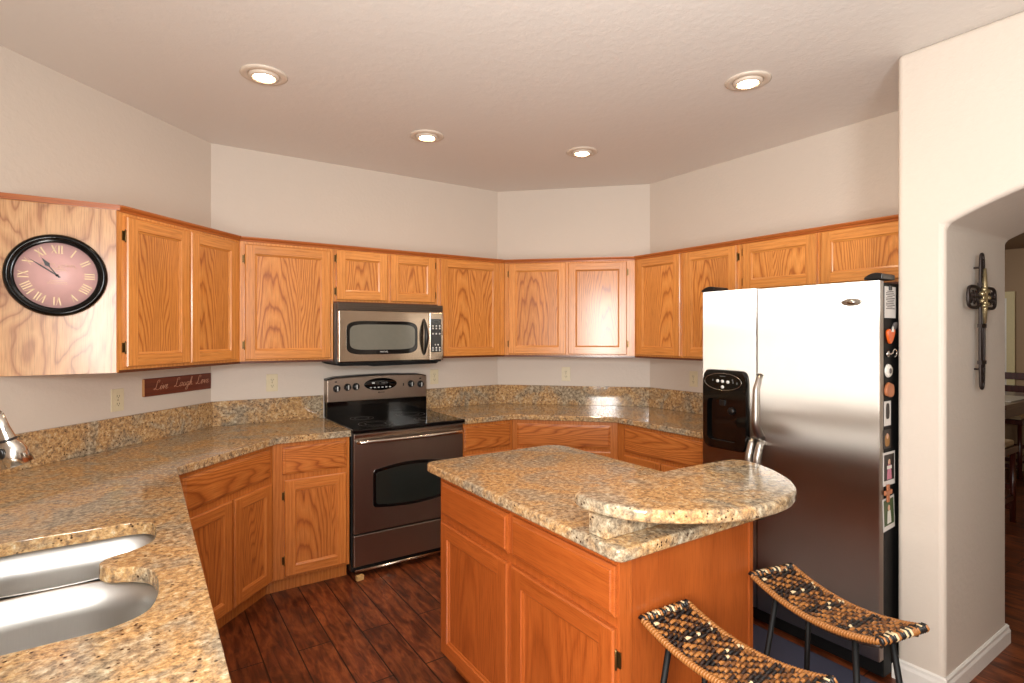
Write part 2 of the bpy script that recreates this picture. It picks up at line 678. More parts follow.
WIN2 = (-1.9, -0.9, 0.05, 2.1)
wall_with_openings('wall_sink', 'x', XW - 0.1, XW, YS, LW[1] + 0.1, [WIN2])
window('added_window_1', 'x', XW - 0.05, *WIN2, bars=0)  # unseen glowing window, added to give glossy surfaces a reflection
WIN3 = (-0.7, 1.9, 0.05, 2.1)
wall_with_openings('wall_near', 'y', YS - 0.1, YS, XW, XA0, [WIN3])
window('added_window_2', 'y', YS - 0.05, *WIN3, glass='window_far')  # unseen glowing window behind the camera, added for light and reflections

# thick wall beside the fridge, with the arched passage to the dining room
def arch_z(y):
    return 2.113 - 0.397 * (y - 0.24) ** 2


YJ = 0.888
YJ2 = 0.48 - YJ
NA = 24
ys = [YJ2 + (YJ - YJ2) * i / NA for i in range(NA + 1)]
outline = [(YS, 0.0), (YJ2, 0.0)] + [(y, arch_z(y)) for y in ys] + [(YJ, 0.0), (YA, 0.0), (YA, CZ), (YS, CZ)]
wa = struct(MB().prism(outline, XA0, XA1, axis='x').build('wall_arch', 'wall', bevel=0.022, seg=4))
for p in wa.data.polygons:
    p.use_smooth = False

# skirting round the pillar foot
bb = MB()
prof = [(0, 0), (0.014, 0), (0.014, 0.06), (0.009, 0.072), (0.009, 0.084), (0.003, 0.09), (0, 0.09)]
path = [Vector((XA0 + 0.10, YA + 0.0)), Vector((XA0, YA)), Vector((XA0, YJ)), Vector((XA1, YJ)), Vector((XA1, YA))]
def sweep(mb, path, prof):
    n = len(path)
    rows = []
    for i, p in enumerate(path):
        ds = []
        if i > 0:
            ds.append((path[i] - path[i - 1]).normalized())
        if i < n - 1:
            ds.append((path[i + 1] - path[i]).normalized())
        ns = [Vector((d.y, -d.x)) for d in ds]       # right of the path is the room side
        nn = sum(ns, Vector((0, 0)))
        nn /= max(nn.length_squared / len(ns) ** 2 * len(ns), 1e-6) if len(ns) == 2 else 1
        if len(ns) == 2:
            b = (ns[0] + ns[1]).normalized()
            nn = b / b.dot(ns[0])
        rows.append([mb.bm.verts.new((p.x + nn.x * a, p.y + nn.y * a, z)) for a, z in prof])
    for r0, r1 in zip(rows, rows[1:]):
        for k in range(len(prof)):
            k2 = (k + 1) % len(prof)
            mb.bm.faces.new((r0[k], r0[k2], r1[k2], r1[k]))
    mb.bm.faces.new(rows[0])
    mb.bm.faces.new(rows[-1][::-1])
# path direction has the room on its left here, so run it the other way round
sweep(bb, path[::-1][:], [(-a, z) for a, z in prof])
struct(bb.build('baseboard_arch', 'trim'))

# dining room shell
XD, YD0, YD1, CD = 8.0, -2.4, 3.6, 2.44
WD1 = (2.03, 3.2, 0.93, 1.90)
wall_with_openings('wall_dining', 'x', XD, XD + 0.1, YD0, YD1, [WD1], 'tanwall', CD)
window('window_3', 'x', XD + 0.05, *WD1, bars=0, glass='window_dim')
cs = MB()
for a, b, z0, z1 in ((WD1[0] - 0.07, WD1[0], 0.86, 1.97), (WD1[1], WD1[1] + 0.07, 0.86, 1.97), (WD1[0], WD1[1], 1.90, 1.97), (WD1[0], WD1[1], 0.86, 0.93)):
    cs.box(XD - 0.02, XD - 0.001, a, b, z0, z1)
struct(cs.build('trim_1', 'cream_trim'))
WD2 = (4.2, 5.8, 0.6, 2.1)
wall_with_openings('wall_dining_side', 'y', YD0 - 0.1, YD0, XA1, XD, [WD2], 'tanwall', CD)
window('window_4', 'y', YD0 - 0.05, *WD2, glass='window_dim')
struct(MB().box(XA1, XD, YD1, YD1 + 0.1, 0, CD).build('wall_dining_far', 'tanwall'))
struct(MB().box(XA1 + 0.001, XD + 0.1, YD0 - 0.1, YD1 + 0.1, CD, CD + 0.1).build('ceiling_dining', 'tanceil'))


# ------------------------------------------------------------------ cabinet builders (local frame: +x to the right, -y into the room)
def door_mesh(w, h, fw=0.056, drawer=False):
    """frame of a framed door (stiles, rails, sloped inner bead) centred on its own origin, front at y=-.019"""
    mb = MB()
    T, c = 0.019, 0.005

    def rect(ix, y):
        return [(-w / 2 + ix, y, -h / 2 + ix), (w / 2 - ix, y, -h / 2 + ix), (w / 2 - ix, y, h / 2 - ix), (-w / 2 + ix, y, h / 2 - ix)]

    def ring(a, b, m=(1, 0, 1, 0)):
        for i in range(4):
            j = (i + 1) % 4
            mb.face((a[i], a[j], b[j], b[i]), m[i])
    if drawer:
        r = [rect(0, 0), rect(0, -0.010), rect(0.004, -0.0125), rect(0.011, -0.0145), rect(0.015, -0.0185)]
        for a, b in zip(r, r[1:]):
            ring(a, b, (0, 0, 0, 0))
        mb.face(r[-1], 0)
        mb.face(r[0][::-1], 0)
        return mb
    O0, O1, O2 = rect(0, 0), rect(0, -T + c), rect(c, -T)
    ring(O0, O1)
    ring(O1, O2)
    I0, I1, I2, I3 = rect(fw, -T), rect(fw + 0.003, -T + 0.005), rect(fw + 0.010, -T + 0.008), rect(fw + 0.012, -T + 0.012)
    # butt joints: stiles run full height, rails sit between
    xl, xr, zb, zt = O2[0][0], O2[1][0], O2[0][2], O2[3][2]
    ixl, ixr, izb, izt = I0[0][0], I0[1][0], I0[0][2], I0[3][2]
    y = -T
    mb.face(((xl, y, zb), (ixl, y, zb), (ixl, y, zt), (xl, y, zt)), 0)
    mb.face(((ixr, y, zb), (xr, y, zb), (xr, y, zt), (ixr, y, zt)), 0)
    mb.face(((ixl, y, zb), (ixr, y, zb), (ixr, y, izb), (ixl, y, izb)), 1)
    mb.face(((ixl, y, izt), (ixr, y, izt), (ixr, y, zt), (ixl, y, zt)), 1)
    ring(I0, I1)
    ring(I1, I2)
    ring(I2, I3)
    mb.face(O0[::-1], 0)
    return mb


def add_hinge(parent, x, z, side):
    """small leaf hinge with knuckle and finials; x is the door edge in the parent's frame, side -1 = leaf to the left"""
    mb = MB()
    a, b = sorted((x, x + side * 0.013))
    mb.box(a, b, -0.003, 0.0, z - 0.022, z + 0.022)
    mb.tube([(x, -0.008, z - 0.030), (x, -0.008, z - 0.024), (x, -0.008, z + 0.024), (x, -0.008, z + 0.030)], [0.002, 0.0045, 0.0045, 0.002], 8)
    o = mb.build('hinge', 'brass', parent)
    return o


def add_door(par, x0, x1, z0, z1, mats=('oak_s', 'oak_h'), panel='oak', hinge=None, fw=0.056, hz=0.075):
    w, h = x1 - x0, z1 - z0
    d = door_mesh(w, h, fw).build('door', mats, par, ((x0 + x1) / 2, 0, (z0 + z1) / 2))
    p = MB()
    a = fw + 0.008
    p.box(-w / 2 + a, w / 2 - a, -0.0085, -0.003, -h / 2 + a, h / 2 - a)
    p.build('panel', panel, d)
    if hinge:
        e = -w / 2 if hinge == 'l' else w / 2
        for z in (h / 2 - hz, -h / 2 + hz):
            add_hinge(d, e, z, -1 if hinge == 'l' else 1)
    return d


def add_drawer(par, x0, x1, z0, z1, mat='oak_dh'):
    return door_mesh(x1 - x0, z1 - z0, drawer=True).build('drawer', mat, par, ((x0 + x1) / 2, 0, (z0 + z1) / 2))


def cabinet(label, loc, rotz, W_, z0, z1, depth, e0=0.0, e1=0.0, base=False, group=None, mat='oak_s', poly=None, crown=True, toe_e0=None, toe_e1=None, name=None):
    """carcass with face at local y=0; e0/e1 = how far the back reaches past each end (mitred room corners)"""
    g = group or ('base cabinets' if base else 'wall cabinets')
    t = thing(name or ('base_cabinet' if base else 'wall_cabinet'), label, 'cabinet', (loc[0], loc[1], 0), rotz, g)
    mb = MB()
    gp = 0.0008
    poly = poly or [(gp, 0), (W_ - gp, 0), (W_ + e1 - gp, depth), (-e0 + gp, depth)]
    if base:
        mb.prism(poly, 0.09, z1)
        k0, k1 = e0 / depth, e1 / depth
        mb.prism([(gp - k0 * .06, .06), (W_ - gp + k1 * .06, .06), (W_ + e1 - gp, depth), (-e0 + gp, depth)], 0.0, 0.0898)
    else:
        mb.prism(poly, z0, z1)
    mb.build('body', 'base_s' if base else mat, t, bevel=0.0015)
    if not base:
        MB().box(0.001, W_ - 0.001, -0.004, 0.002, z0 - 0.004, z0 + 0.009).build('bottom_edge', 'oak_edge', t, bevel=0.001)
    return t


def crown(par, W_, z, k0, k1, name='crown_moulding'):
    """stepped moulding on the top front edge; k = mitre slope at each end"""
    mb = MB()
    pr = [(0.0, z - 0.024), (-0.006, z - 0.022), (-0.008, z - 0.014), (-0.015, z - 0.010), (-0.020, z - 0.002), (-0.020, z + 0.004), (0.0, z + 0.004)]
    a = [mb.bm.verts.new((-k0 * y, y, zz)) for y, zz in pr]
    b = [mb.bm.verts.new((W_ + k1 * y, y, zz)) for y, zz in pr]
    for i in range(len(pr)):
        j = (i + 1) % len(pr)
        mb.bm.faces.new((a[i], a[j], b[j], b[i]))
    mb.bm.faces.new(a[::-1])
    mb.bm.faces.new(b)
    return mb.build(name, 'oak_trim', par)


T22 = math.tan(R(22.5))
ZB, ZT = 1.3244, 2.084
U = 0.3015
# corners of the wall cabinets' face line
fLB = (YB - U - (KL - U) / S2, YB - U)
fBD = ((KD - U) / S2 - (YB - U), YB - U)
fDR = (XR - U, (KD - U) / S2 - (XR - U))
UD = U - 0.003       # carcass depth, a hair off the wall
pA = (-0.099, 3.092)

# --- left run, with the broad end panel carrying the clock
wl = (fLB[0] - pA[0]) / S2
tl = cabinet('two-door oak wall cabinet on the left wall, angled end panel carries the clock', pA, R(45), wl, ZB, ZT, UD, poly=[(0, 0), (wl, 0), (wl + UD * T22, UD), (-UD + 0.004, UD)])
s0 = (0.030) / S2
add_door(tl, 0.038, 0.416, ZB + 0.022, ZT - 0.040, hinge='l', hz=0.09)
add_door(tl, 0.426, wl - 0.038, ZB + 0.022, ZT - 0.040)
crown(tl, wl, ZT, T22, -T22)
pn = MB()
pn.box(-0.404, -0.002, 0, 0.006, ZB - 0.002, ZT - 0.022)
o = pn.build('end_panel', 'oak_big', tl, (0, 0, 0), R(-45))
o.location = (0, -0.006 * 0, 0)
# panel lies on the angled end: local rotation -45 puts it parallel to the back wall
o.location = Vector((0.0042, -0.0042, 0)) * 1.0
cr = MB()
cr.box(-0.42, 0.012, -0.012, 0.0, ZT - 0.020, ZT + 0.004)
o2 = cr.build('crown_moulding', 'oak_trim', tl, (0, 0, 0), R(-45))
ed = MB()
ed.box(-0.004, 0.004, -0.003, 0.003, ZB, ZT - 0.024)
ed.build('edge_strip', 'oak_s', tl, (0.0, -0.004, 0))

# --- back run: single, over microwave, single
xB1, xB2 = 1.042, 1.800
t = cabinet('single-door oak wall cabinet on the back wall, left of the microwave', fLB, 0, xB1 - fLB[0], ZB, ZT, UD, e0=UD * T22)
add_door(t, 0.511 - fLB[0], 1.022 - fLB[0], ZB + 0.018, ZT - 0.040, hinge='l', hz=0.09)
crown(t, xB1 - fLB[0], ZT, T22 * -1 * -1, 0)
t = cabinet('short two-door oak wall cabinet directly above the microwave', (xB1, fLB[1]), 0, xB2 - xB1, 1.706, ZT, UD)
add_door(t, 1.061 - xB1, 1.412 - xB1, 1.727, ZT - 0.030, hinge='l', hz=0.055)
add_door(t, 1.434 - xB1, 1.775 - xB1, 1.727, ZT - 0.030, hinge='r', hz=0.055)
crown(t, xB2 - xB1, ZT, 0, 0)
w3 = fBD[0] - xB2
t = cabinet('single-door oak wall cabinet on the back wall, right of the microwave', (xB2, fLB[1]), 0, w3, ZB, ZT, UD, e1=UD * T22)
add_door(t, 1.819 - xB2, 2.334 - xB2, ZB + 0.010, ZT - 0.030)
crown(t, w3, ZT, 0, -T22)
# --- corner run
wd = (fDR[0] - fBD[0]) / S2
t = cabinet('pale two-door oak wall cabinet across the angled corner', fBD, R(-45), wd, ZB, ZT, UD, e0=UD * T22, e1=UD * T22)
add_door(t, 0.038, 0.490, ZB + 0.018, ZT - 0.030, hinge='l', hz=0.08)
add_door(t, 0.508, 0.952, ZB + 0.018, ZT - 0.034, hinge='r', hz=0.08)
crown(t, wd, ZT, T22, -T22)
# --- right run
yR1 = 2.065
t = cabinet('tall two-door oak wall cabinet on the right wall, left of the fridge', fDR, R(-90), fDR[1] - yR1, ZB, ZT, UD, e0=UD * T22)
add_door(t, fDR[1] - 2.928, fDR[1] - 2.522, ZB + 0.018, ZT - 0.026)
add_door(t, fDR[1] - 2.488, fDR[1] - 2.086, ZB + 0.018, ZT - 0.026, hinge='r')
crown(t, fDR[1] - yR1, ZT, T22, 0)
t = cabinet('short two-door oak wall cabinet above the fridge', (fDR[0], yR1), R(-90), yR1 - YA - 0.004, 1.75, ZT, UD)
add_door(t, yR1 - 2.044, yR1 - 1.592, 1.773, ZT - 0.026, hinge='l', hz=0.05)
add_door(t, yR1 - 1.571, yR1 - 1.10, 1.773, ZT - 0.026)
crown(t, yR1 - YA - 0.004, ZT, 0, 0)

# ------------------------------------------------------------------ base cabinets
BO = 0.613
ZC0, ZC1 = 0.876, 0.914
bLB = (YB - BO - (KL - BO) / S2, YB - BO)
bBD = ((KD - BO) / S2 - (YB - BO), YB - BO)
bDR = (XR - BO, (KD - BO) / S2 - (XR - BO))
BDp = BO - 0.003
x0s = 0.09
y0s = x0s + (KL - BO) / S2
wL = (bLB[0] - x0s) / S2
t = cabinet('oak base cabinet on the left wall with one wide false drawer over two doors', (x0s, y0s), R(45), wL, 0.09, ZC0, BDp, e0=0.0, e1=BDp * T22, base=True)
add_drawer(t, 0.070, wL - 0.034, 0.690, 0.850, 'base_dh')
add_door(t, 0.070, 0.386, 0.105, 0.655, mats=('base_s', 'base_h'), panel='base')
add_door(t, 0.404, wL - 0.026, 0.105, 0.655, mats=('base_s', 'base_h'), panel='base')
# peninsula run below the sink, facing the island
t = cabinet('oak base cabinet under the sink counter facing the island', (x0s, 0.90), R(90), y0s - 0.90 - 0.02, 0.09, 0.66, 0.62, base=True)
wS = y0s - 0.90 - 0.02
MB().box(0.001, wS - 0.001, 0.0, 0.018, 0.6605, ZC0 - 0.0005).build('face_frame', 'base_s', t)
MB().box(0.001, 0.019, 0.0185, 0.62, 0.6605, ZC0 - 0.0005).build('end_panel', 'base_s', t)
for i in range(4):
    add_drawer(t, 0.06 + i * 0.46, 0.48 + i * 0.46, 0.690, 0.850, 'base_dh')
for i in range(4):
    add_door(t, 0.06 + i * 0.46, 0.48 + i * 0.46, 0.105, 0.645, mats=('base_s', 'base_h'), panel='base')
xO0, xO1 = 1.052, 1.842
t = cabinet('narrow oak base cabinet left of the range, one drawer over one door', bLB, 0, xO0 - bLB[0], 0.09, ZC0, BDp, e0=BDp * T22, base=True)
add_drawer(t, 0.664 - bLB[0], 1.030 - bLB[0], 0.690, 0.850, 'base_dh')
add_door(t, 0.675 - bLB[0], 1.030 - bLB[0], 0.105, 0.657, mats=('base_s', 'base_h'), panel='base', hinge='l', hz=0.09)
t = cabinet('narrow oak base cabinet right of the range, partly behind the island', (xO1, bLB[1]), 0, bBD[0] - xO1, 0.09, ZC0, BDp, e1=BDp * T22, base=True)
add_drawer(t, 0.006, 2.229 - xO1, 0.685, 0.852, 'base_dh')
add_door(t, 0.006, 2.229 - xO1, 0.105, 0.657, mats=('base_s', 'base_h'), panel='base')
wD = (bDR[0] - bBD[0]) / S2
t = cabinet('oak base cabinet across the angled corner with a wide single drawer', bBD, R(-45), wD, 0.09, ZC0, BDp, e0=BDp * T22, e1=BDp * T22, base=True)
add_drawer(t, 0.034, 0.706, 0.684, 0.846, 'base_dh')
add_door(t, 0.034, 0.362, 0.105, 0.660, mats=('base_s', 'base_h'), panel='base')
add_door(t, 0.378, 0.706, 0.105, 0.660, mats=('base_s', 'base_h'), panel='base')
wR = bDR[1] - 1.995
t = cabinet('oak base cabinet on the right wall, between angled corner and fridge', bDR, R(-90), wR, 0.09, ZC0, BDp, e0=BDp * T22, base=True)
add_drawer(t, 0.078, wR - 0.045, 0.684, 0.850, 'base_dh')
add_door(t, 0.078, 0.398, 0.105, 0.660, mats=('base_s', 'base_h'), panel='base')
add_door(t, 0.408, wR - 0.045, 0.105, 0.660, mats=('base_s', 'base_h'), panel='base')

# ------------------------------------------------------------------ granite worktops and splashbacks
CO = 0.648
cLB = (YB - CO - (KL - CO) / S2, YB - CO)
cBD = ((KD - CO) / S2 - (YB - CO), YB - CO)
cDR = (XR - CO, (KD - CO) / S2 - (XR - CO))
SX = 0.124
G = 0.002


def splash(par, a, b, k0, k1):
    """upstand along a wall from a to b (wall line); k = mitre slopes"""
    a, b = Vector(a), Vector(b)
    d = (b - a).normalized()
    n = Vector((d.y, -d.x))
    th = 0.02
    o_ = n * G
    MB().prism([a + o_ + d * k0 * G, b + o_ - d * k1 * G, b + n * th - d * k1 * th, a + n * th + d * k0 * th], ZC1, 1.0698).build('backsplash', 'granite', par, bevel=0.002)


def spline_loop(pts, sub=4):
    n = len(pts)
    out = []
    for i in range(n):
        p0, p1, p2, p3 = (Vector(pts[(i + k) % n]) for k in (-1, 0, 1, 2))
        for s in range(sub):
            t_ = s / sub
            out.append(0.5 * ((2 * p1) + (p2 - p0) * t_ + (2 * p0 - 5 * p1 + 4 * p2 - p3) * t_ ** 2 + (3 * p1 - p0 - 3 * p2 + p3) * t_ ** 3))
    return [(v.x, v.y) for v in out]


# opening for the double bowl: two rounded lobes with a granite tongue between them
half = [(-0.10, 2.074), (-0.034, 2.074), (0.008, 2.058), (0.030, 2.015), (0.032, 1.938), (0.022, 1.862), (-0.020, 1.813), (-0.072, 1.787), (-0.093, 1.749),
        (-0.072, 1.706), (-0.028, 1.683), (0.010, 1.645), (0.028, 1.585), (0.029, 1.491), (0.014, 1.413), (-0.016, 1.376), (-0.059, 1.357), (-0.10, 1.354)]
back = [(-0.30, 1.354), (-0.352, 1.372), (-0.385, 1.43), (-0.39, 1.52), (-0.385, 1.62), (-0.36, 1.68), (-0.32, 1.71), (-0.30, 1.749), (-0.32, 1.787), (-0.36, 1.82), (-0.385, 1.88), (-0.388, 1.95), (-0.38, 2.01), (-0.352, 2.056), (-0.30, 2.074)]
cut = spline_loop(half + back, 3)
tw = tag(MB().plate([(SX, 0.85), (SX, SX + (KL - CO) / S2), cLB, (xO0, cLB[1]), (xO0, YB - G), (LB[0], YB - G), (-1.296, -1.296 + KL / S2 - 0.004), (-1.296, 0.85)][::1], [cut], ZC0, ZC1).build('worktop', 'granite', bevel=0.007, seg=3),
         'L-shaped speckled granite worktop holding the double sink', 'worktop', 'granite worktops')
splash(tw, (-1.29, -1.29 + KL / S2), LB, 0, T22)
splash(tw, LB, (xO0, YB), T22, 0)
yRe = 1.99
tr = tag(MB().prism([(xO1, cBD[1]), cBD, cDR, (cDR[0], yRe), (XR - G, yRe), (XR - G, DR[1]), (BD[0], YB - G), (xO1, YB - G)], ZC0, ZC1).build('worktop', 'granite', bevel=0.007, seg=3),
         'speckled granite worktop wrapping the corner between range and fridge', 'worktop', 'granite worktops')
splash(tr, (xO1, YB), BD, 0, T22)
splash(tr, BD, DR, T22, T22)
splash(tr, DR, (XR, yRe), T22, 0)

# ------------------------------------------------------------------ sink and tap
sk = thing('kitchen_sink', 'stainless steel double bowl sink set under the granite worktop', 'sink', (-0.17, 1.72, 0.6785))


def bowl(par, pts, nm='bowl'):
    """sheet steel basin: rim polygon, walls drawn in towards a rounded bottom"""
    loop = spline_loop(pts, 5)
    cx = sum(p[0] for p in loop) / len(loop)
    cy = sum(p[1] for p in loop) / len(loop)
    mb = MB()
    rings = []
    for s, z in ((1.03, 0.8745), (1.0, 0.874), (0.992, 0.80), (0.982, 0.735), (0.968, 0.712), (0.94, 0.701), (0.89, 0.698), (0.4, 0.695), (0.12, 0.693)):
        rings.append([mb.bm.verts.new((cx + (x - cx) * s + 0.17, cy + (y - cy) * s - 1.72, z - 0.68)) for x, y in loop])
    for a, b in zip(rings, rings[1:]):
        for i in range(len(loop)):
            j = (i + 1) % len(loop)
            f = mb.bm.faces.new((a[i], a[j], b[j], b[i]))
            f.smooth = True
    mb.bm.faces.new(rings[-1])
    o = mb.build(nm, 'sink', par)
    so = o.modifiers.new('thickness', 'SOLIDIFY')
    so.thickness = 0.002
    so.offset = 1
    d = MB()
    d.lathe([(0.045, 0.0), (0.045, 0.004), (0.036, 0.005), (0.03, 0.002), (0.006, 0.002), (0.006, 0.008), (0, 0.009)], 24, Matrix.Translation((cx + 0.17, cy - 1.72, 0.0155)))
    d.build('drain', 'chrome', o)
    return o


bowl(sk, [(-0.30, 2.088), (-0.10, 2.088), (-0.02, 2.084), (0.03, 2.055), (0.044, 1.98), (0.038, 1.88), (0.0, 1.81), (-0.08, 1.768), (-0.18, 1.758), (-0.30, 1.768), (-0.37, 1.81), (-0.40, 1.90), (-0.398, 2.0), (-0.37, 2.065)])
bowl(sk, [(-0.30, 1.728), (-0.18, 1.738), (-0.08, 1.73), (0.0, 1.69), (0.038, 1.62), (0.044, 1.50), (0.030, 1.405), (-0.02, 1.352), (-0.10, 1.338), (-0.30, 1.338), (-0.37, 1.36), (-0.402, 1.43), (-0.402, 1.62), (-0.37, 1.70)])

fa = thing('kitchen_faucet', 'brushed nickel pull-down faucet hanging over the sink at the left', 'faucet', (-0.46, 1.80, ZC1 + 0.0006))
b_ = MB()
b_.lathe([(0.030, 0), (0.030, 0.006), (0.024, 0.012), (0.022, 0.05), (0.018, 0.06)], 24)
b_.build('base', 'chrome', fa)
sp_ = []
for i in range(17):
    a = math.pi * i / 16 * 0.93
    sp_.append((0.078 - 0.078 * math.cos(a), 0, 0.37 + 0.078 * math.sin(a)))
sp_ = [(0, 0, 0.05), (0, 0, 0.2), (0, 0, 0.33)] + sp_
e_ = Vector(sp_[-1])
hd0, hd1 = Vector((0.168, 0, 0.385)), Vector((0.205, 0, 0.266))
sp_ = sp_[:-3] + [tuple(hd0 + (hd1 - hd0) * -0.02)]
MB().tube(sp_, 0.012, 14).build('spout', 'chrome', fa)
ax = (hd1 - hd0)
Lh = ax.length
mt = Matrix.Translation(hd0) @ ax.to_track_quat('Z', 'Y').to_matrix().to_4x4()
h_ = MB()
h_.lathe([(0.0125, -0.005), (0.0135, 0.03), (0.0165, 0.055), (0.0175, 0.060), (0.0165, 0.064), (0.024, 0.078), (0.028, 0.09), (0.0315, Lh), (0.028, Lh + 0.002), (0, Lh + 0.002)], 28, mt)
hd = h_.build('spray_head', 'chrome', fa)
MB().lathe([(0.0172, 0.058), (0.0188, 0.0595), (0.0188, 0.0625), (0.0172, 0.064)], 28, mt, capped=False).build('ring', 'hand', hd)
bt = MB()
bn = Vector((-0.62, -0.75, 0.0))
bn = (bn - ax.normalized() * bn.dot(ax.normalized())).normalized()
bq = Matrix.Translation(hd0 + ax * 0.70 + bn * 0.026) @ bn.to_track_quat('Z', 'Y').to_matrix().to_4x4()
bt.lathe([(0.009, 0), (0.009, 0.004), (0.006, 0.006), (0, 0.006)], 16, bq @ Matrix.Scale(1.5, 4, (0, 1, 0)))
bt.build('button', 'black', hd)
MB().tube([(0, -0.02, 0.035), (0, -0.045, 0.05), (0.01, -0.075, 0.085)], [0.009, 0.007, 0.006], 10).build('lever', 'chrome', fa)

# ------------------------------------------------------------------ island
IX0, IX1, IY0, IY1 = 1.10, 1.733, 1.11, 2.212
isl = thing('kitchen_island', 'orange stained wood island cabinet under granite in the middle of the kitchen', 'island', (IX0, IY1, 0), R(-90))
wi, di = IY1 - IY0, IX1 - IX0
b_ = MB()
b_.box(0, wi, 0, di, 0.09, ZC0)
b_.box(0.03, wi, 0.06, di, 0.0, 0.09)
b_.build('body', 'isl_s', isl, bevel=0.002)
# vertical corner posts on the seating end
for a in (0.0, di - 0.022):
    p = MB()
    p.box(wi, wi + 0.004, a, a + (0.05 if a == 0 else 0.022), 0.0, ZC0)
    p.build('corner_post', 'isl_s', isl, bevel=0.001)
for a, b, hg in ((2.179, 1.652, None), (1.624, 1.112, 'r')):
    xa, xb = IY1 - a, IY1 - b
    add_drawer(isl, xa, xb, 0.710, 0.853, 'isl_h')
    add_door(isl, xa, xb, 0.110, 0.678, ('isl_s', 'isl_h'), 'isl', hinge=hg, fw=0.060, hz=0.085)


def rounded(poly, rad, seg=6):
    n = len(poly)
    out = []
    for i in range(n):
        p, a, b = Vector(poly[i]), Vector(poly[i - 1]), Vector(poly[(i + 1) % n])
        r = rad[i] if isinstance(rad, (list, tuple)) else rad
        if r == 0:
            out.append((p.x, p.y))
            continue
        u, v = (a - p).normalized(), (b - p).normalized()
        ang = u.angle(v)
        d = r / math.tan(ang / 2)
        s, e = p + u * d, p + v * d
        c = p + (u + v).normalized() * (r / math.sin(ang / 2))
        a0 = math.atan2(s.y - c.y, s.x - c.x)
        a1 = math.atan2(e.y - c.y, e.x - c.x)
        da = (a1 - a0 + math.pi) % (2 * math.pi) - math.pi
        for k in range(seg + 1):
            q = a0 + da * k / seg
            out.append((c.x + r * math.cos(q), c.y + r * math.sin(q)))
    return out


icp = rounded([(1.066, 1.072), (1.845, 1.072), (1.845, 2.318), (1.066, 2.318)], [0.03, 0.03, 0.10, 0.05])
iw = tag(MB().prism(icp, ZC0, ZC1).build('worktop', 'granite', bevel=0.009, seg=3), 'rounded-corner granite worktop on top of the kitchen island', 'worktop', 'granite worktops')
barp = [(1.100, 1.285), (1.094, 1.235), (1.112, 1.145), (1.150, 1.078), (1.205, 1.022), (1.300, 0.958), (1.404, 0.919), (1.532, 0.902), (1.64, 0.916), (1.735, 0.956), (1.81, 1.02), (1.880, 1.11), (1.924, 1.20), (1.936, 1.26), (1.915, 1.302), (1.863, 1.319), (1.671, 1.330), (1.4, 1.326), (1.16, 1.318), (1.112, 1.308)]
bt_ = thing('raised_bar_top', 'raised half-round granite bar top over the seating end of the island', 'bar top', (1.45, 1.12, ZC1))
MB().prism([(x - 1.45, y - 1.12) for x, y in spline_loop(barp, 4)], 0.0585, 0.098).build('slab', 'granite', bt_, bevel=0.011, seg=3)
MB().box(1.090 - 1.45 + 0.0, 1.69 - 1.45, 1.150 - 1.12, 1.222 - 1.12, 0.001, 0.0585).build('support_block', 'granite', bt_, bevel=0.002)

# ------------------------------------------------------------------ range
RX0, RX1, RY = 1.060, 1.828, 3.332
rw = RX1 - RX0
rg = thing('kitchen_range', 'stainless steel electric range with black glass cooktop', 'range', (RX0, RY, 0))
b_ = MB()
b_.box(0.0, rw, 0.028, 0.62, 0.035, 0.893)
b_.build('body', 'black', rg, bevel=0.003)
b_ = MB()
b_.box(-0.004, rw + 0.004, -0.022, 0.60, 0.893, 0.916)
ct = b_.build('cooktop', 'blackgloss', rg, bevel=0.006, seg=3)
for cx, cy, r_ in ((0.20, 0.15, 0.11), (0.56, 0.15, 0.085), (0.20, 0.42, 0.08), (0.56, 0.42, 0.105)):
    q = MB()
    for rr in (r_, r_ * 0.62):
        q.lathe([(rr - 0.0025, 0.9162), (rr - 0.0025, 0.9166), (rr, 0.9166), (rr, 0.9162)], 40, Matrix.Translation((cx, cy, 0)), capped=False)
    q.build('burner_ring', 'grey', ct)
# backguard: black lower panel, steel control panel with a shallow arched top
bg = MB()
bg.box(0.002, rw - 0.012, 0.565, 0.638, 0.912, 1.03)
bg.build('backguard', 'blackgloss', rg, bevel=0.004)
top = [(0.0, 1.02), (rw - 0.018, 1.02)]
for i in range(13):
    s_ = i / 12
    x = (rw - 0.018) * (1 - s_)
    edge = min(s_, 1 - s_) * (rw - 0.018)
    z = 1.188 + 0.012 * math.sin(math.pi * s_) - (0.010 * max(0, 1 - edge / 0.03) ** 2)
    top.append((x, z))
cp = MB().prism(top, 0.553, 0.636, axis='y').build('control_panel', 'steel_dark', rg, bevel=0.006, seg=3)
MB().prism([(a, b + 0.0065) for a, b in top[2:]] + [(0, 1.172), (rw - 0.018, 1.172)], 0.562, 0.638, axis='y').build('top_cap', 'black', cp)
PY = 0.553
for kx, kz in ((0.066, 1.117), (0.142, 1.123), (0.202, 1.124), (0.622, 1.124), (0.700, 1.118)):
    k = MB()
    k.lathe([(0.026, -0.001), (0.026, 0.004), (0.022, 0.006), (0.019, 0.022), (0.016, 0.025), (0, 0.025)], 24, toY(kx, PY, kz))
    kb = k.build('knob', 'black', rg)
    k = MB()
    k.box(kx - 0.003, kx + 0.003, PY - 0.0275, PY - 0.0245, kz - 0.016, kz + 0.016)
    for i in range(10):
        a = 2 * math.pi * i / 10
        k.box(kx + 0.0215 * math.cos(a) - 0.0012, kx + 0.0215 * math.cos(a) + 0.0012, PY - 0.0066, PY - 0.0052, kz + 0.0215 * math.sin(a) - 0.0012, kz + 0.0215 * math.sin(a) + 0.0012)
    k.build('marking', 'button', kb)
dsp = MB()
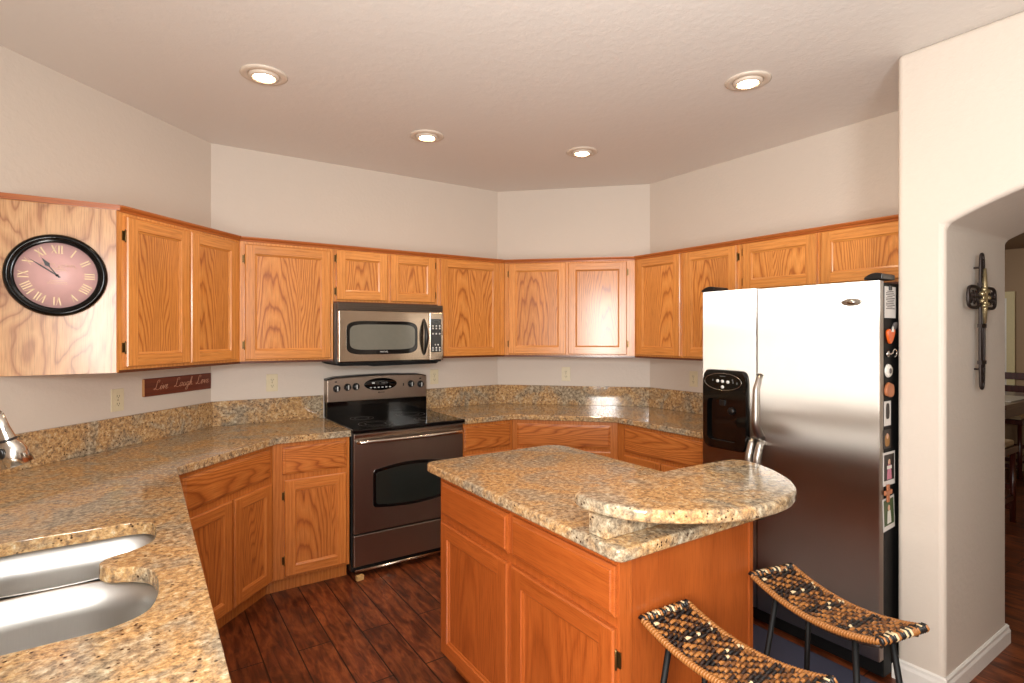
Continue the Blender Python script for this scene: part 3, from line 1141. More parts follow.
dsp.lathe([(0.045, -0.001), (0.045, 0.003), (0.043, 0.005), (0, 0.005)], 40, Matrix.Translation((0.385, PY, 1.134)) @ Matrix.Scale(2.75, 4, (1, 0, 0)) @ Matrix.Rotation(R(90), 4, 'X'))
ds = dsp.build('display', 'blackgloss', rg)
q = MB()
for i in range(6):
    MB().box(0.303 + i * 0.029, 0.317 + i * 0.029, PY - 0.0062, PY - 0.0048, 1.108, 1.1145).build('key', 'button', ds)
MB().box(0.318, 0.338, PY - 0.0062, PY - 0.0048, 1.139, 1.149).build('key', 'button', ds)
q.tube([(0.400 + 0.034 * math.cos(a), PY - 0.0055, 1.143 + 0.011 * math.sin(a)) for a in [2 * math.pi * i / 20 for i in range(20)]], 0.0012, 6, closed=True)
q.box(0.388, 0.412, PY - 0.0062, PY - 0.0048, 1.139, 1.147)
q.build('clock_digits', 'grey', ds)
q = MB()
for lx, lz in ((0.060, 1.164), (0.562, 1.122), (0.698, 1.162)):
    q.box(lx - 0.008 if lx != 0.562 else lx - 0.004, lx + 0.008 if lx != 0.562 else lx + 0.004, PY - 0.002, PY + 0.001, lz - (0.004 if lx != 0.562 else 0.010), lz + (0.004 if lx != 0.562 else 0.010))
q.build('indicator', 'black', cp)
bd = MB()
bd.lathe([(0.006, -0.001), (0.006, 0.002), (0, 0.003)], 16, toY(0.372, PY, 1.074))
for i in range(5):
    bd.box(0.381 + i * 0.007, 0.386 + i * 0.007, PY - 0.0015, PY + 0.001, 1.071, 1.077)
bd.build('badge', 'rattan_d', cp)
# oven door with an arched window
dr = MB()
dr.box(0.010, rw - 0.002, 0.0, 0.030, 0.272, 0.888)
od = dr.build('oven_door', 'steel_dark', rg, bevel=0.004)
win = []
wx0, wx1, wz0, wz1 = 0.130, rw - 0.122, 0.420, 0.650
for i in range(13):
    s_ = i / 12
    win.append((wx0 + (wx1 - wx0) * s_, wz1 + 0.030 * math.sin(math.pi * s_)))
for i in range(13):
    s_ = i / 12
    win.append((wx1 - (wx1 - wx0) * s_, wz0 - 0.022 * math.sin(math.pi * s_)))
win = rounded(win, [0.025 if i in (0, 12, 13, 25) else 0 for i in range(26)], 5)
MB().prism(win, -0.004, 0.002, axis='y').build('window_border', 'blackgloss', od, bevel=0.0015)
cxw, czw = (wx0 + wx1) / 2, (wz0 + wz1) / 2
MB().prism([(cxw + (x - cxw) * 0.93, czw + (z - czw) * 0.86) for x, z in win], -0.0055, -0.003, axis='y').build('window_glass', 'glassdark', od)
hpts = [(0.030, -0.006, 0.838), (0.032, -0.034, 0.838)]
hpts += [(0.04 + (rw - 0.078) * i / 12, -0.040 - 0.014 * math.sin(math.pi * i / 12), 0.838) for i in range(13)]
hpts += [(rw - 0.030, -0.034, 0.838), (rw - 0.028, -0.006, 0.838)]
MB().tube(hpts, 0.0125, 12).build('handle', 'chrome', od)
MB().box(0.014, rw - 0.006, -0.003, 0.0, 0.858, 0.880).build('top_trim', 'steel', od, bevel=0.001)
MB().box(0.010, rw - 0.002, 0.0, 0.030, 0.070, 0.262).build('storage_drawer', 'steel_dark', rg, bevel=0.004)
MB().tube([(0.02, 0.01, 0.040), (rw - 0.01, 0.01, 0.040)], 0.011, 10).build('toe_bar', 'steel', rg)
for fx in (0.05, rw - 0.05):
    for fy in (0.09, 0.55):
        MB().lathe([(0.016, 0), (0.016, 0.012), (0.008, 0.014), (0.008, 0.04)], 12, Matrix.Translation((fx, fy, 0))).build('foot', 'black', rg)
tag(MB().box(-0.022, 0.022, -0.012, 0.014, 0.0, 0.030).build('wood_block', 'blockwood', None, (1.098, 3.305, 0), R(12), bevel=0.002), 'small pale wood block on the floor under the range corner', 'wood block')

# ------------------------------------------------------------------ microwave
MX, MY, MZ, mw, mh = 1.044, 3.574, 1.289, 0.752, 0.414
mi_ = thing('microwave', 'stainless steel microwave mounted under the short cabinet above the range', 'microwave', (MX, MY, MZ))
MB().box(0, mw, 0.03, 0.395, 0.012, mh).build('body', 'black', mi_, bevel=0.003)
v_ = MB()
v_.box(0.0, mw, 0.006, 0.03, mh - 0.046, mh)
for i in range(3):
    v_.box(0.004, mw - 0.004, 0.0, 0.012, mh - 0.042 + i * 0.014, mh - 0.034 + i * 0.014)
v_.build('vent_grille', 'steel_vent', mi_)
# door skin with the window opening framed
d_ = MB()
d_.box(0.002, 0.640, -0.008, 0.03, 0.026, mh - 0.050)
md = d_.build('door', 'steel', mi_, bevel=0.006, seg=3)


def superloop(cx, cz, hx, hz, p=5.0, n=44, bow=0.0):
    out = []
    for i in range(n):
        a = 2 * math.pi * i / n
        c_, s_ = math.cos(a), math.sin(a)
        out.append((cx + hx * math.copysign(abs(c_) ** (2 / p), c_), cz + hz * math.copysign(abs(s_) ** (2 / p), s_) * (1 + bow * (1 - c_ * c_))))
    return out


MB().prism(superloop(0.300, 0.186, 0.250, 0.108, 6, bow=0.03), -0.012, -0.004, axis='y').build('window_border', 'blackgloss', md, bevel=0.002)
MB().prism(superloop(0.300, 0.190, 0.228, 0.082, 6, bow=0.03), -0.0135, -0.010, axis='y').build('window_glass', 'glassgrey', md)
hb = MB()
hp, hr = [], []
for i in range(17):
    s_ = i / 16
    hp.append((0.598, -0.016 - 0.034 * math.sin(math.pi * s_), 0.062 + 0.255 * s_))
    hr.append(0.003 + 0.013 * math.sin(math.pi * s_) ** 0.8)
hb.tube(hp, hr, 14)
hb.build('handle', 'black', md)
MB().box(0.644, mw, -0.006, 0.03, 0.026, mh - 0.050).build('control_panel', 'steel', mi_, bevel=0.004)
kp = MB().box(0.652, mw - 0.018, -0.009, -0.004, 0.082, 0.318).build('keypad', 'blackgloss', mi_, bevel=0.002)
for row, zz in enumerate((0.268, 0.250, 0.212, 0.112, 0.095)):
    for c_ in range(3):
        MB().lathe([(0.0062, 0), (0.0062, 0.002), (0, 0.0025)], 12, toY(0.668 + c_ * 0.026, -0.0085, zz)).build('key', 'button', kp)
for c_ in (1, 2):
    MB().lathe([(0.005, 0), (0.005, 0.002), (0, 0.0025)], 12, toY(0.664 + c_ * 0.022, -0.0085, 0.134)).build('key', 'button', kp)
q = MB()
q.tube([(0.693 + 0.026 * math.cos(a), -0.0095, 0.298 + 0.010 * math.sin(a)) for a in [2 * math.pi * i / 20 for i in range(20)]], 0.001, 6, closed=True)
q.build('display', 'grey', kp)
MB().prism([(-0.02, 0.012), (mw - 0.03, 0.012), (mw - 0.05, 0.0), (0.24, -0.006), (0.20, 0.0), (0.02, 0.002)], 0.01, 0.33, axis='y').build('bottom_plate', 'blackmatte', mi_, bevel=0.001)


def text_mesh(body, size, depth=0.0006):
    cu = bpy.data.curves.new('lettering', 'FONT')
    cu.body = body
    cu.size = size
    cu.extrude = depth
    cu.align_x = 'CENTER'
    cu.align_y = 'CENTER'
    ob = bpy.data.objects.new('lettering', cu)
    COL.objects.link(ob)
    dg = bpy.context.evaluated_depsgraph_get()
    me = bpy.data.meshes.new_from_object(ob.evaluated_get(dg))
    bpy.data.objects.remove(ob)
    bpy.data.curves.remove(cu)
    return me


def text(body, size, mat, parent, x, y, z, name='lettering', rotz=0.0):
    me = text_mesh(body, size)
    me.materials.clear()
    me.materials.append(M[mat])
    me.transform(Matrix.Rotation(R(90), 4, 'X'))
    o = bpy.data.objects.new(name, me)
    COL.objects.link(o)
    o.parent = parent
    o.location = (x, y, z)
    o.rotation_euler = (0, 0, rotz)
    return o


text('MAYTAG', 0.014, 'button', md, 0.305, -0.0128, 0.091, 'brand_mark')

# ------------------------------------------------------------------ refrigerator
FX, FY0, FY1 = 2.60, 1.972, 1.078
fw_ = FY0 - FY1
fr = thing('refrigerator', 'stainless steel side by side refrigerator with black sides', 'refrigerator', (FX, FY0, 0), R(-90))
MB().box(0.004, fw_, 0.044, 0.78, 0.02, 1.722).build('body', 'blackmatte', fr, bevel=0.004)
sx_ = 0.328


def fridge_door(x0, x1, z0, z1, name='door'):
    """slightly crowned door skin with rounded vertical edges"""
    n = 18
    pl = []
    for i in range(n + 1):
        s_ = i / n
        x = x0 + (x1 - x0) * s_
        e = min(s_, 1 - s_) * (x1 - x0)
        y = 0.004 - 0.004 * math.sin(math.pi * s_)
        if e < 0.001:
            q_ = [(0.0, 0.006), (0.0018, 0.0018), (0.006, 0.0)]
            q_ = [(x0 + a, y + b) for a, b in q_] if s_ < 0.5 else [(x1 - a, y + b) for a, b in q_[::-1]]
            pl += q_
            continue
        pl.append((x, y))
    pl += [(x1, 0.042), (x0, 0.042)]
    mb = MB()
    mb.prism(pl, z0, z1)
    return mb.build(name, 'steel_fridge', fr)


dl = fridge_door(0.0, sx_ - 0.004, 0.10, 1.733)
drr = fridge_door(sx_ + 0.003, fw_, 0.10, 1.728)
for x0, x1 in ((0.0, 0.085), (fw_ - 0.058, fw_ + 0.014)):
    h_ = MB()
    pts = [(x0, 1.733), (x1, 1.733)] + [(x1 - (x1 - x0) * i / 8, 1.743 + 0.018 * math.sin(math.pi * min(1, (i + 1.5) / 9)) ** 0.6) for i in range(9)]
    h_.prism(pts, -0.004, 0.12, axis='y')
    h_.build('hinge_cover', 'black', fr, bevel=0.003)
MB().box(0.01, fw_ - 0.004, 0.05, 0.07, 0.02, 0.095).build('kick_grille', 'black', fr, bevel=0.002)
MB().box(0.002, fw_ - 0.002, 0.040, 0.050, 0.10, 1.722).build('gasket', 'black', fr)
# dispenser: bowed black housing with a deep niche
dx0, dx1, dz0, dz1 = 0.020, 0.292, 0.888, 1.300
cxd, czd = (dx0 + dx1) / 2, (dz0 + dz1) / 2
hxd, hzd = (dx1 - dx0) / 2, (dz1 - dz0) / 2
dd = MB()
outer = superloop(cxd, czd, hxd, hzd, 9, 56, 0.035)
inner = superloop(cxd - 0.012, czd - 0.055, hxd - 0.045, hzd - 0.095, 9, 56, 0.02)
def ring3(lp, y):
    return [dd.bm.verts.new((x, y, z)) for x, z in lp]
rr_ = [ring3(outer, 0.004), ring3(outer, -0.014), ring3([(cxd + (x - cxd) * 0.955, czd + (z - czd) * 0.97) for x, z in outer], -0.024), ring3(inner, -0.024), ring3([(cxd - 0.012 + (x - cxd + 0.012) * 0.97, z) for x, z in inner], -0.003)]
for a, b in zip(rr_, rr_[1:]):
    for i in range(len(a)):
        j = (i + 1) % len(a)
        dd.bm.faces.new((a[i], a[j], b[j], b[i]))
dd.bm.faces.new(rr_[-1])
dsp = dd.build('dispenser', 'blackgloss', fr)
q = MB()
ecx, ecz = cxd - 0.006, dz1 - 0.056
q.tube([(ecx + 0.112 * math.cos(a), -0.0245, ecz + 0.045 * math.sin(a)) for a in [2 * math.pi * i / 40 for i in range(40)]], 0.0013, 6, closed=True)
q.build('control_rim', 'silver', dsp)
for kx, kz in ((-0.03, 0.003), (0.0, 0.002), (0.032, 0.0), (0.0, -0.028)):
    MB().lathe([(0.0085, 0), (0.0085, 0.002), (0, 0.003)], 16, toY(ecx + kx, -0.024, ecz + kz) @ Matrix.Scale(1.15, 4, (1, 0, 0))).build('button', 'button', dsp)
q = MB()
for kx, kz in ((-0.060, 0.006), (0.063, 0.000), (0.060, 0.012), (0.086, -0.004)):
    q.box(ecx + kx - 0.003, ecx + kx + 0.003, -0.0250, -0.0235, ecz + kz - 0.005, ecz + kz + 0.005)
for i in range(5):
    q.box(ecx - 0.016 + i * 0.007, ecx - 0.011 + i * 0.007, -0.0250, -0.0235, ecz + 0.027, ecz + 0.031)
q.build('icon', 'grey', dsp)
q = MB()
q.lathe([(0.020, 0.0), (0.020, 0.012), (0.014, 0.016), (0, 0.016)], 20, toY(cxd + 0.035, 0.0, czd - 0.005))
q.box(cxd - 0.035, cxd - 0.005, -0.012, 0.0, czd + 0.02, czd + 0.05)
q.build('spout', 'black', dsp)
MB().box(cxd - 0.085, cxd + 0.06, -0.020, -0.003, dz0 + 0.032, dz0 + 0.040).build('drip_tray', 'black', dsp, bevel=0.002)


def bowed(x, z0, z1, r, depth, n=14, r2=None):
    pts, rad = [], []
    for i in range(n + 1):
        s_ = i / n
        pts.append((x, -0.002 - depth * min(1, math.sin(math.pi * s_) * 1.5), z0 + (z1 - z0) * s_))
        rad.append(r)
    return pts, rad


p_, r_ = bowed(sx_ + 0.027, 0.970, 1.292, 0.015, 0.042)
r_ = [0.023 - 0.010 * i / (len(r_) - 1) for i in range(len(r_))]
MB().tube(p_, r_, 14).build('handle', 'handle_steel', drr)
for xh, pr in ((sx_ + 0.030, drr), (sx_ - 0.016, dl)):
    p_, r_ = bowed(xh, 0.57, 0.962, 0.019, 0.036)
    MB().tube(p_, r_, 14).build('handle', 'handle_steel', pr)
q = MB()
q.lathe([(0.022, 0.0), (0.022, 0.002), (0.019, 0.003), (0, 0.003)], 32, Matrix.Translation((0.784, 0.0025, 1.640)) @ Matrix.Scale(1.9, 4, (1, 0, 0)) @ Matrix.Scale(0.75, 4, (0, 0, 1)) @ Matrix.Rotation(R(90), 4, 'X'))
q.box(0.732, 0.836, -0.0005, 0.003, 1.639, 1.641)
q.build('badge', 'handle_steel', drr)
q = MB()
q.lathe([(0.0125, 0.003), (0.0125, 0.0042), (0, 0.0045)], 24, Matrix.Translation((0.784, 0.0025, 1.640)) @ Matrix.Scale(1.5, 4, (1, 0, 0)) @ Matrix.Scale(0.8, 4, (0, 0, 1)) @ Matrix.Rotation(R(90), 4, 'X'))
q.build('emblem', 'silver', drr)

# ------------------------------------------------------------------ magnets on the black side of the fridge (local frame facing -y)
M['paper'] = flat('white_paper', (214, 208, 202), 0.6)
M['ink'] = flat('grey_print', (96, 90, 88), 0.6)
M['orange'] = flat('orange_enamel', (214, 92, 30), 0.35)
M['brownmag'] = flat('brown_ceramic', (168, 100, 60), 0.5)
M['bonewhite'] = flat('bone_white', (222, 218, 208), 0.35)
M['leafgreen'] = flat('green_print', (66, 82, 44), 0.5)
M['skin'] = flat('pale_figure_print', (206, 160, 132), 0.5)
M['pink'] = flat('pink_print', (196, 120, 140), 0.5)
M['darkprint'] = flat('dark_print', (44, 34, 30), 0.5)
M['goldprint'] = flat('gold_print', (150, 104, 48), 0.5)
MYF = FY1 - 0.0012


def sheet(par, name, mat, cx, cz, w, h, y=0.0, t_=0.0012):
    return MB().box(cx - w / 2, cx + w / 2, y - t_, y, cz - h / 2, cz + h / 2).build(name, mat, par)


def magnet(name, label, cat, x, z):
    return thing(name, label, cat, (x, MYF, z), 0, 'magnets and pictures on the fridge side')


m_ = magnet('paper_note', 'white printed note clipped at the top of the black fridge side', 'note', 2.702, 1.637)
sheet(m_, 'sheet', 'paper', 0, 0, 0.106, 0.136)
q = MB()
for i in range(11):
    a = 0.042 if i % 3 else 0.03
    q.box(-a, a - 0.01 * (i % 2), -0.0018, -0.0012, 0.046 - i * 0.0075, 0.0495 - i * 0.0075)
q.build('print', 'ink', m_)
MB().box(-0.018, 0.004, -0.008, -0.0012, 0.052, 0.072).build('clip', 'black', m_, bevel=0.002)
m_ = magnet('fruit_magnet', 'orange heart-shaped fruit magnet below the white note on the fridge', 'magnet', 2.694, 1.492)
MB().prism(spline_loop([(-0.036, 0.018), (-0.018, 0.030), (0.0, 0.020), (0.020, 0.030), (0.034, 0.018), (0.018, -0.014), (-0.008, -0.036), (-0.030, -0.012)], 4), -0.012, 0, axis='y').build('fruit', 'orange', m_, bevel=0.004)
MB().prism([(-0.008, 0.016), (0.006, 0.04), (0.014, 0.016)], -0.014, -0.011, axis='y').build('highlight', 'bonewhite', m_)
MB().prism([(0.006, 0.022), (0.040, 0.058), (0.060, 0.060), (0.056, 0.036), (0.026, 0.016)], -0.010, 0, axis='y').build('leaf', 'ink', m_, bevel=0.002)
m_ = magnet('hook_magnet', 'small silver hook magnet below the orange fruit magnet', 'magnet', 2.690, 1.413)
MB().lathe([(0.014, 0), (0.014, 0.008), (0.004, 0.010), (0.004, 0.016), (0, 0.016)], 20, toY(-0.016, 0, 0)).build('base', 'silver', m_)
MB().tube([(-0.010, -0.012, 0)] + [(0.028 + 0.020 * math.cos(a), -0.012, 0.004 + 0.016 * math.sin(a)) for a in [math.pi - i * math.pi * 1.5 / 10 for i in range(0, 11)]], 0.0032, 8).build('hook', 'silver', m_)
m_ = magnet('oval_magnet', 'white oval magnet on the fridge side, between hook and brown magnet', 'magnet', 2.680, 1.340)
MB().lathe([(0.032, 0), (0.032, 0.004), (0.026, 0.009), (0, 0.011)], 28, Matrix.Scale(1.0, 4) @ toY(0, 0, 0) @ Matrix.Scale(0.92, 4, (0, 1, 0))).build('disc', 'bonewhite', m_)
MB().lathe([(0.012, 0.0095), (0.011, 0.0118), (0, 0.012)], 16, toY(0, 0, 0.0)).build('motif', 'ink', m_)
m_ = magnet('ceramic_magnet', 'brown lumpy ceramic magnet below the white oval one', 'magnet', 2.680, 1.258)
MB().prism(spline_loop([(-0.036, 0.010), (-0.014, 0.032), (0.008, 0.028), (0.030, 0.018), (0.034, -0.016), (0.014, -0.032), (-0.012, -0.028), (-0.034, -0.020)], 4), -0.014, 0, axis='y').build('figure', 'brownmag', m_, bevel=0.005)
m_ = magnet('photo_print', 'narrow black-and-white portrait photo below the brown magnet', 'photo', 2.676, 1.156)
sheet(m_, 'print_sheet', 'paper', 0, 0, 0.062, 0.106)
MB().prism(superloop(0, 0.010, 0.016, 0.034, 4, 20), -0.0020, -0.001, axis='y').build('figure', 'darkprint', m_)
m_ = magnet('icon_card', 'small dark card with a gold figure, second of the fridge pictures', 'card', 2.672, 1.046)
sheet(m_, 'card_sheet', 'darkprint', 0, 0, 0.072, 0.082)
MB().prism(superloop(0.0, -0.006, 0.022, 0.026, 3, 24), -0.0022, -0.001, axis='y').build('figure', 'goldprint', m_)
MB().prism(superloop(0.0, 0.012, 0.010, 0.012, 2, 20), -0.0026, -0.001, axis='y').build('face', 'skin', m_)
m_ = magnet('holy_card', 'white-edged dark card showing a figure in pink, above the small cross', 'card', 2.690, 0.916)
sheet(m_, 'card_sheet', 'paper', 0, 0, 0.112, 0.144)
sheet(m_, 'picture', 'darkprint', 0, 0.006, 0.096, 0.112, -0.0012, 0.0006)
MB().prism([(-0.020, -0.046), (0.022, -0.046), (0.016, 0.0), (0.010, 0.02), (-0.010, 0.02), (-0.016, 0.0)], -0.0026, -0.0016, axis='y').build('robe', 'pink', m_)
MB().prism(superloop(0, 0.028, 0.010, 0.013, 2, 20), -0.0026, -0.0016, axis='y').build('face', 'skin', m_)
sheet(m_, 'sleeves', 'bonewhite', 0, 0.006, 0.044, 0.014, -0.0022, 0.0006)
m_ = magnet('cross_magnet', 'tan cross magnet between the two lowest cards on the fridge', 'magnet', 2.664, 0.818)
MB().prism([(-0.010, -0.042), (0.010, -0.042), (0.010, -0.010), (0.034, -0.010), (0.034, 0.010), (0.010, 0.010), (0.010, 0.034), (-0.010, 0.034), (-0.010, 0.010), (-0.034, 0.010), (-0.034, -0.010), (-0.010, -0.010)], -0.012, -0.004, axis='y').build('cross', 'brownmag', m_, bevel=0.003)
m_ = magnet('picture_card', 'lowest card on the fridge side, white-edged with a green picture', 'card', 2.688, 0.722)
o = sheet(m_, 'card_sheet', 'paper', 0, 0, 0.108, 0.142)
sheet(m_, 'picture', 'leafgreen', 0, 0.006, 0.092, 0.112, -0.0012, 0.0006)
MB().prism([(-0.018, -0.042), (0.018, -0.042), (0.012, 0.012), (-0.012, 0.012)], -0.0026, -0.0016, axis='y').build('robe', 'bonewhite', m_)
MB().prism(superloop(0, 0.024, 0.010, 0.013, 2, 20), -0.0026, -0.0016, axis='y').build('face', 'skin', m_)
m_.rotation_euler = (0, R(-4), 0)

# ------------------------------------------------------------------ wall clock on the end panel
CKX, CKY, CKZ = -0.309, 3.0845, 1.753
ck = thing('wall_clock', 'round black-framed clock with a faded rose dial on the oak end panel', 'clock', (CKX, CKY, CKZ))
MB().lathe([(0.140, 0.002), (0.176, 0.002), (0.177, 0.012), (0.172, 0.022), (0.164, 0.027), (0.157, 0.024), (0.152, 0.018), (0.147, 0.020), (0.143, 0.016), (0.141, 0.010)], 64, toY(0, 0, 0), capped=False).build('frame', 'clockframe', ck)
MB().lathe([(0.153, 0.0185), (0.1545, 0.0205), (0.156, 0.0235)], 64, toY(0, 0, 0), capped=False).build('bezel_line', 'silver', ck)
MB().lathe([(0.143, 0.0), (0.143, 0.006), (0, 0.006)], 64, toY(0, 0, 0)).build('dial', 'dial', ck)


def numeral(mb, s, cx, cz, ang, h, y):
    """thick-and-thin Roman numeral strokes, top pointing away from the dial centre"""
    adv = {'I': 0.30, 'V': 0.62, 'X': 0.66}
    tot = sum(adv[c] for c in s) * h
    x = -tot / 2
    ca, sa = math.cos(ang), math.sin(ang)

    def stroke(p, q, w):
        p, q = Vector(p), Vector(q)
        d = (q - p).normalized()
        n = Vector((-d.y, d.x)) * w / 2
        pts = [p - n, q - n, q + n, p + n]
        loc = [(cx + a.x * ca + a.y * sa, cz - a.x * sa + a.y * ca) for a in pts]
        mb.prism(loc, y - 0.0006, y, axis='y')
    for c in s:
        w = adv[c] * h
        a, b = x + 0.10 * h, x + w - 0.10 * h
        m = (a + b) / 2
        if c == 'I':
            stroke((m, -h / 2), (m, h / 2), 0.13 * h)
            for zz in (-h / 2, h / 2):
                stroke((m - 0.12 * h, zz), (m + 0.12 * h, zz), 0.04 * h)
        elif c == 'V':
            stroke((a, h / 2), (m, -h / 2), 0.14 * h)
            stroke((m, -h / 2), (b, h / 2), 0.05 * h)
        else:
            stroke((a, h / 2), (b, -h / 2), 0.14 * h)
            stroke((a, -h / 2), (b, h / 2), 0.05 * h)
        x += w


YD = -0.0062
for i, s in enumerate(('XII', 'I', 'II', 'III', 'IIII', 'V', 'VI', 'VII', 'VIII', 'IX', 'X', 'XI')):
    a = 2 * math.pi * i / 12
    nb = MB()
    numeral(nb, s, 0, 0, 0, 0.034, 0)
    o = nb.build('numeral', 'cream', ck)
    o.location = (0.112 * math.sin(a), YD, 0.112 * math.cos(a))
    o.rotation_euler = (0, a, 0)
# faded script across the dial, too worn to read
sc = MB()
def scribble(x0, x1, z, amp, n, seedv, r=0.0007):
    rnd = random.Random(seedv)
    pts = []
    for i in range(n + 1):
        s_ = i / n
        pts.append((x0 + (x1 - x0) * s_ + rnd.uniform(-1, 1) * 0.0015, YD - 0.0004, z + amp * (1 if i % 2 else -1) * rnd.uniform(0.4, 1.0)))
    sc.tube(pts, r, 5)
scribble(-0.058, -0.006, 0.048, 0.009, 16, 1, 0.0009)
scribble(0.004, 0.062, 0.043, 0.009, 16, 2, 0.0009)
scribble(-0.020, 0.026, 0.030, 0.003, 16, 3)
scribble(-0.026, 0.030, 0.022, 0.003, 16, 4)
scribble(-0.026, 0.026, -0.022, 0.002, 18, 5)
scribble(-0.034, 0.034, -0.030, 0.002, 18, 6)
scribble(-0.034, 0.034, -0.037, 0.0015, 18, 7, 0.0005)
sc.build('worn_script', 'cream', ck)


def hand(ang, L_, spade, y):
    mb = MB()
    if spade:
        pts = [(-0.002, -0.012), (0.002, -0.012), (0.002, L_ * 0.5), (0.009, L_ * 0.62), (0.006, L_ * 0.72), (0.0, L_), (-0.006, L_ * 0.72), (-0.009, L_ * 0.62), (-0.002, L_ * 0.5)]
    else:
        pts = [(-0.0022, -0.014), (0.0022, -0.014), (0.0028, L_ * 0.55), (0.0, L_), (-0.0028, L_ * 0.55)]
    mb.prism(pts, y - 0.0012, y, axis='y')
    return mb


o = hand(0, 0.090, True, -0.009).build('hour_hand', 'hand', ck)
o.rotation_euler = (0, R(-35), 0)
o = hand(0, 0.118, False, -0.0115).build('minute_hand', 'hand', ck)
o.rotation_euler = (0, R(-54), 0)
MB().lathe([(0.005, 0.006), (0.005, 0.014), (0, 0.015)], 16, toY(0, 0, 0)).build('centre_cap', 'hand', ck)

# ------------------------------------------------------------------ LIVE LAUGH LOVE plaque on the left wall
sgx, sgy = 0.1700, 0.1700 + KL / S2
sg = thing('wooden_sign', 'dark red wood plaque with Live Laugh Love script under the wall cabinet', 'sign', (sgx, sgy, 1.205), R(45))
SW, SH = 0.495, 0.098
MB().box(-SW / 2, SW / 2, -0.018, -0.001, -SH / 2, SH / 2).build('board', 'redwood', sg, bevel=0.003)
MB().box(-SW / 2 - 0.0012, -SW / 2 + 0.0008, -0.0165, -0.002, -SH / 2 + 0.003, SH / 2 - 0.003).build('edge', 'sign_edge', sg)
GL = {  # script strokes on a unit grid (baseline 0, x-height .45, ascender 1), slanted when placed
    'L': (0.62, [[(0.36, 0.76), (0.46, 0.92), (0.36, 1.02), (0.23, 0.88), (0.21, 0.48), (0.17, 0.14), (0.05, 0.02), (0.01, 0.12), (0.15, 0.12), (0.34, 0.0), (0.50, 0.03), (0.60, 0.12)]]),
    'i': (0.24, [[(0.0, 0.12), (0.10, 0.44), (0.08, 0.10), (0.14, 0.0), (0.24, 0.12)], [(0.12, 0.62), (0.14, 0.66)]]),
    'v': (0.34, [[(0.0, 0.12), (0.06, 0.44), (0.14, 0.02), (0.26, 0.42), (0.34, 0.36)]]),
    'e': (0.30, [[(0.0, 0.12), (0.16, 0.24), (0.20, 0.42), (0.10, 0.44), (0.06, 0.20), (0.12, 0.0), (0.30, 0.14)]]),
    'a': (0.38, [[(0.26, 0.40), (0.10, 0.44), (0.02, 0.20), (0.10, 0.0), (0.24, 0.20), (0.28, 0.44), (0.26, 0.10), (0.38, 0.12)]]),
    'u': (0.38, [[(0.0, 0.14), (0.08, 0.44), (0.06, 0.10), (0.14, 0.0), (0.26, 0.20), (0.28, 0.44), (0.28, 0.08), (0.38, 0.12)]]),
    'g': (0.36, [[(0.26, 0.40), (0.10, 0.44), (0.04, 0.20), (0.12, 0.02), (0.26, 0.24), (0.28, 0.44), (0.22, -0.30), (0.08, -0.42), (0.02, -0.26), (0.20, -0.04), (0.36, 0.12)]]),
    'h': (0.38, [[(0.0, 0.12), (0.18, 0.70), (0.16, 0.98), (0.08, 0.80), (0.06, 0.0), (0.14, 0.36), (0.24, 0.42), (0.24, 0.08), (0.38, 0.12)]]),
    'o': (0.34, [[(0.0, 0.14), (0.04, 0.38), (0.14, 0.45), (0.06, 0.10), (0.14, 0.0), (0.24, 0.20), (0.16, 0.44), (0.34, 0.38)]]),
}


def cat(pts, sub=5):
    out = []
    n = len(pts)
    for i in range(n - 1):
        p0, p1, p2, p3 = Vector(pts[max(i - 1, 0)]), Vector(pts[i]), Vector(pts[i + 1]), Vector(pts[min(i + 2, n - 1)])
        for s in range(sub):
            t_ = s / sub
            out.append(0.5 * ((2 * p1) + (p2 - p0) * t_ + (2 * p0 - 5 * p1 + 4 * p2 - p3) * t_ ** 2 + (3 * p1 - p0 - 3 * p2 + p3) * t_ ** 3))
    out.append(Vector(pts[-1]))
    return out


def script(word, x, z, h, par, y):
    mb = MB()
    w = 1.25
    for c in word:
        adv, strokes = GL[c]
        for st in strokes:
            mb.tube([(x + (p.x * w + p.y * 0.28) * h, y, z + p.y * h) for p in cat(st)], h * 0.030, 5)
        x += adv * h * w
    mb.build('script_word', 'script', par)
    return x


script('Live', -0.190, -0.016, 0.052, sg, -0.0185)
script('Laugh', -0.048, -0.012, 0.052, sg, -0.0185)
script('Love', 0.118, -0.010, 0.052, sg, -0.0185)

# ------------------------------------------------------------------ wall outlets
def outlet(x, y, z, rot, label, first=None):
    t = thing('wall_outlet', label, 'outlet', (x, y, z), rot, 'wall outlets above the worktops')
    mb = MB()
    mb.box(-0.036, 0.036, -0.006, -0.0005, -0.058, 0.058)
    mb.build('cover_plate', 'ivory', t, bevel=0.002)
    for dz in (0.020, -0.020):
        s = MB()
        s.prism(superloop(0, dz, 0.016, 0.014, 4, 20), -0.0085, -0.005, axis='y')
        so = s.build('socket', 'ivory', t)
        s = MB()
        s.box(-0.0075, -0.0050, -0.0090, -0.0080, dz - 0.003, dz + 0.006)
        s.box(0.0050, 0.0075, -0.0090, -0.0080, dz - 0.003, dz + 0.006)
        s.lathe([(0.0026, 0), (0.0026, 0.0008), (0, 0.0008)], 10, toY(0, -0.0082, dz - 0.008))
        s.build('slot', 'slot', so)
    s = MB()
    s.lathe([(0.003, 0), (0.003, 0.001), (0, 0.0015)], 10, toY(0, -0.006, 0))
    s.build('screw', 'brass', t)
    return t


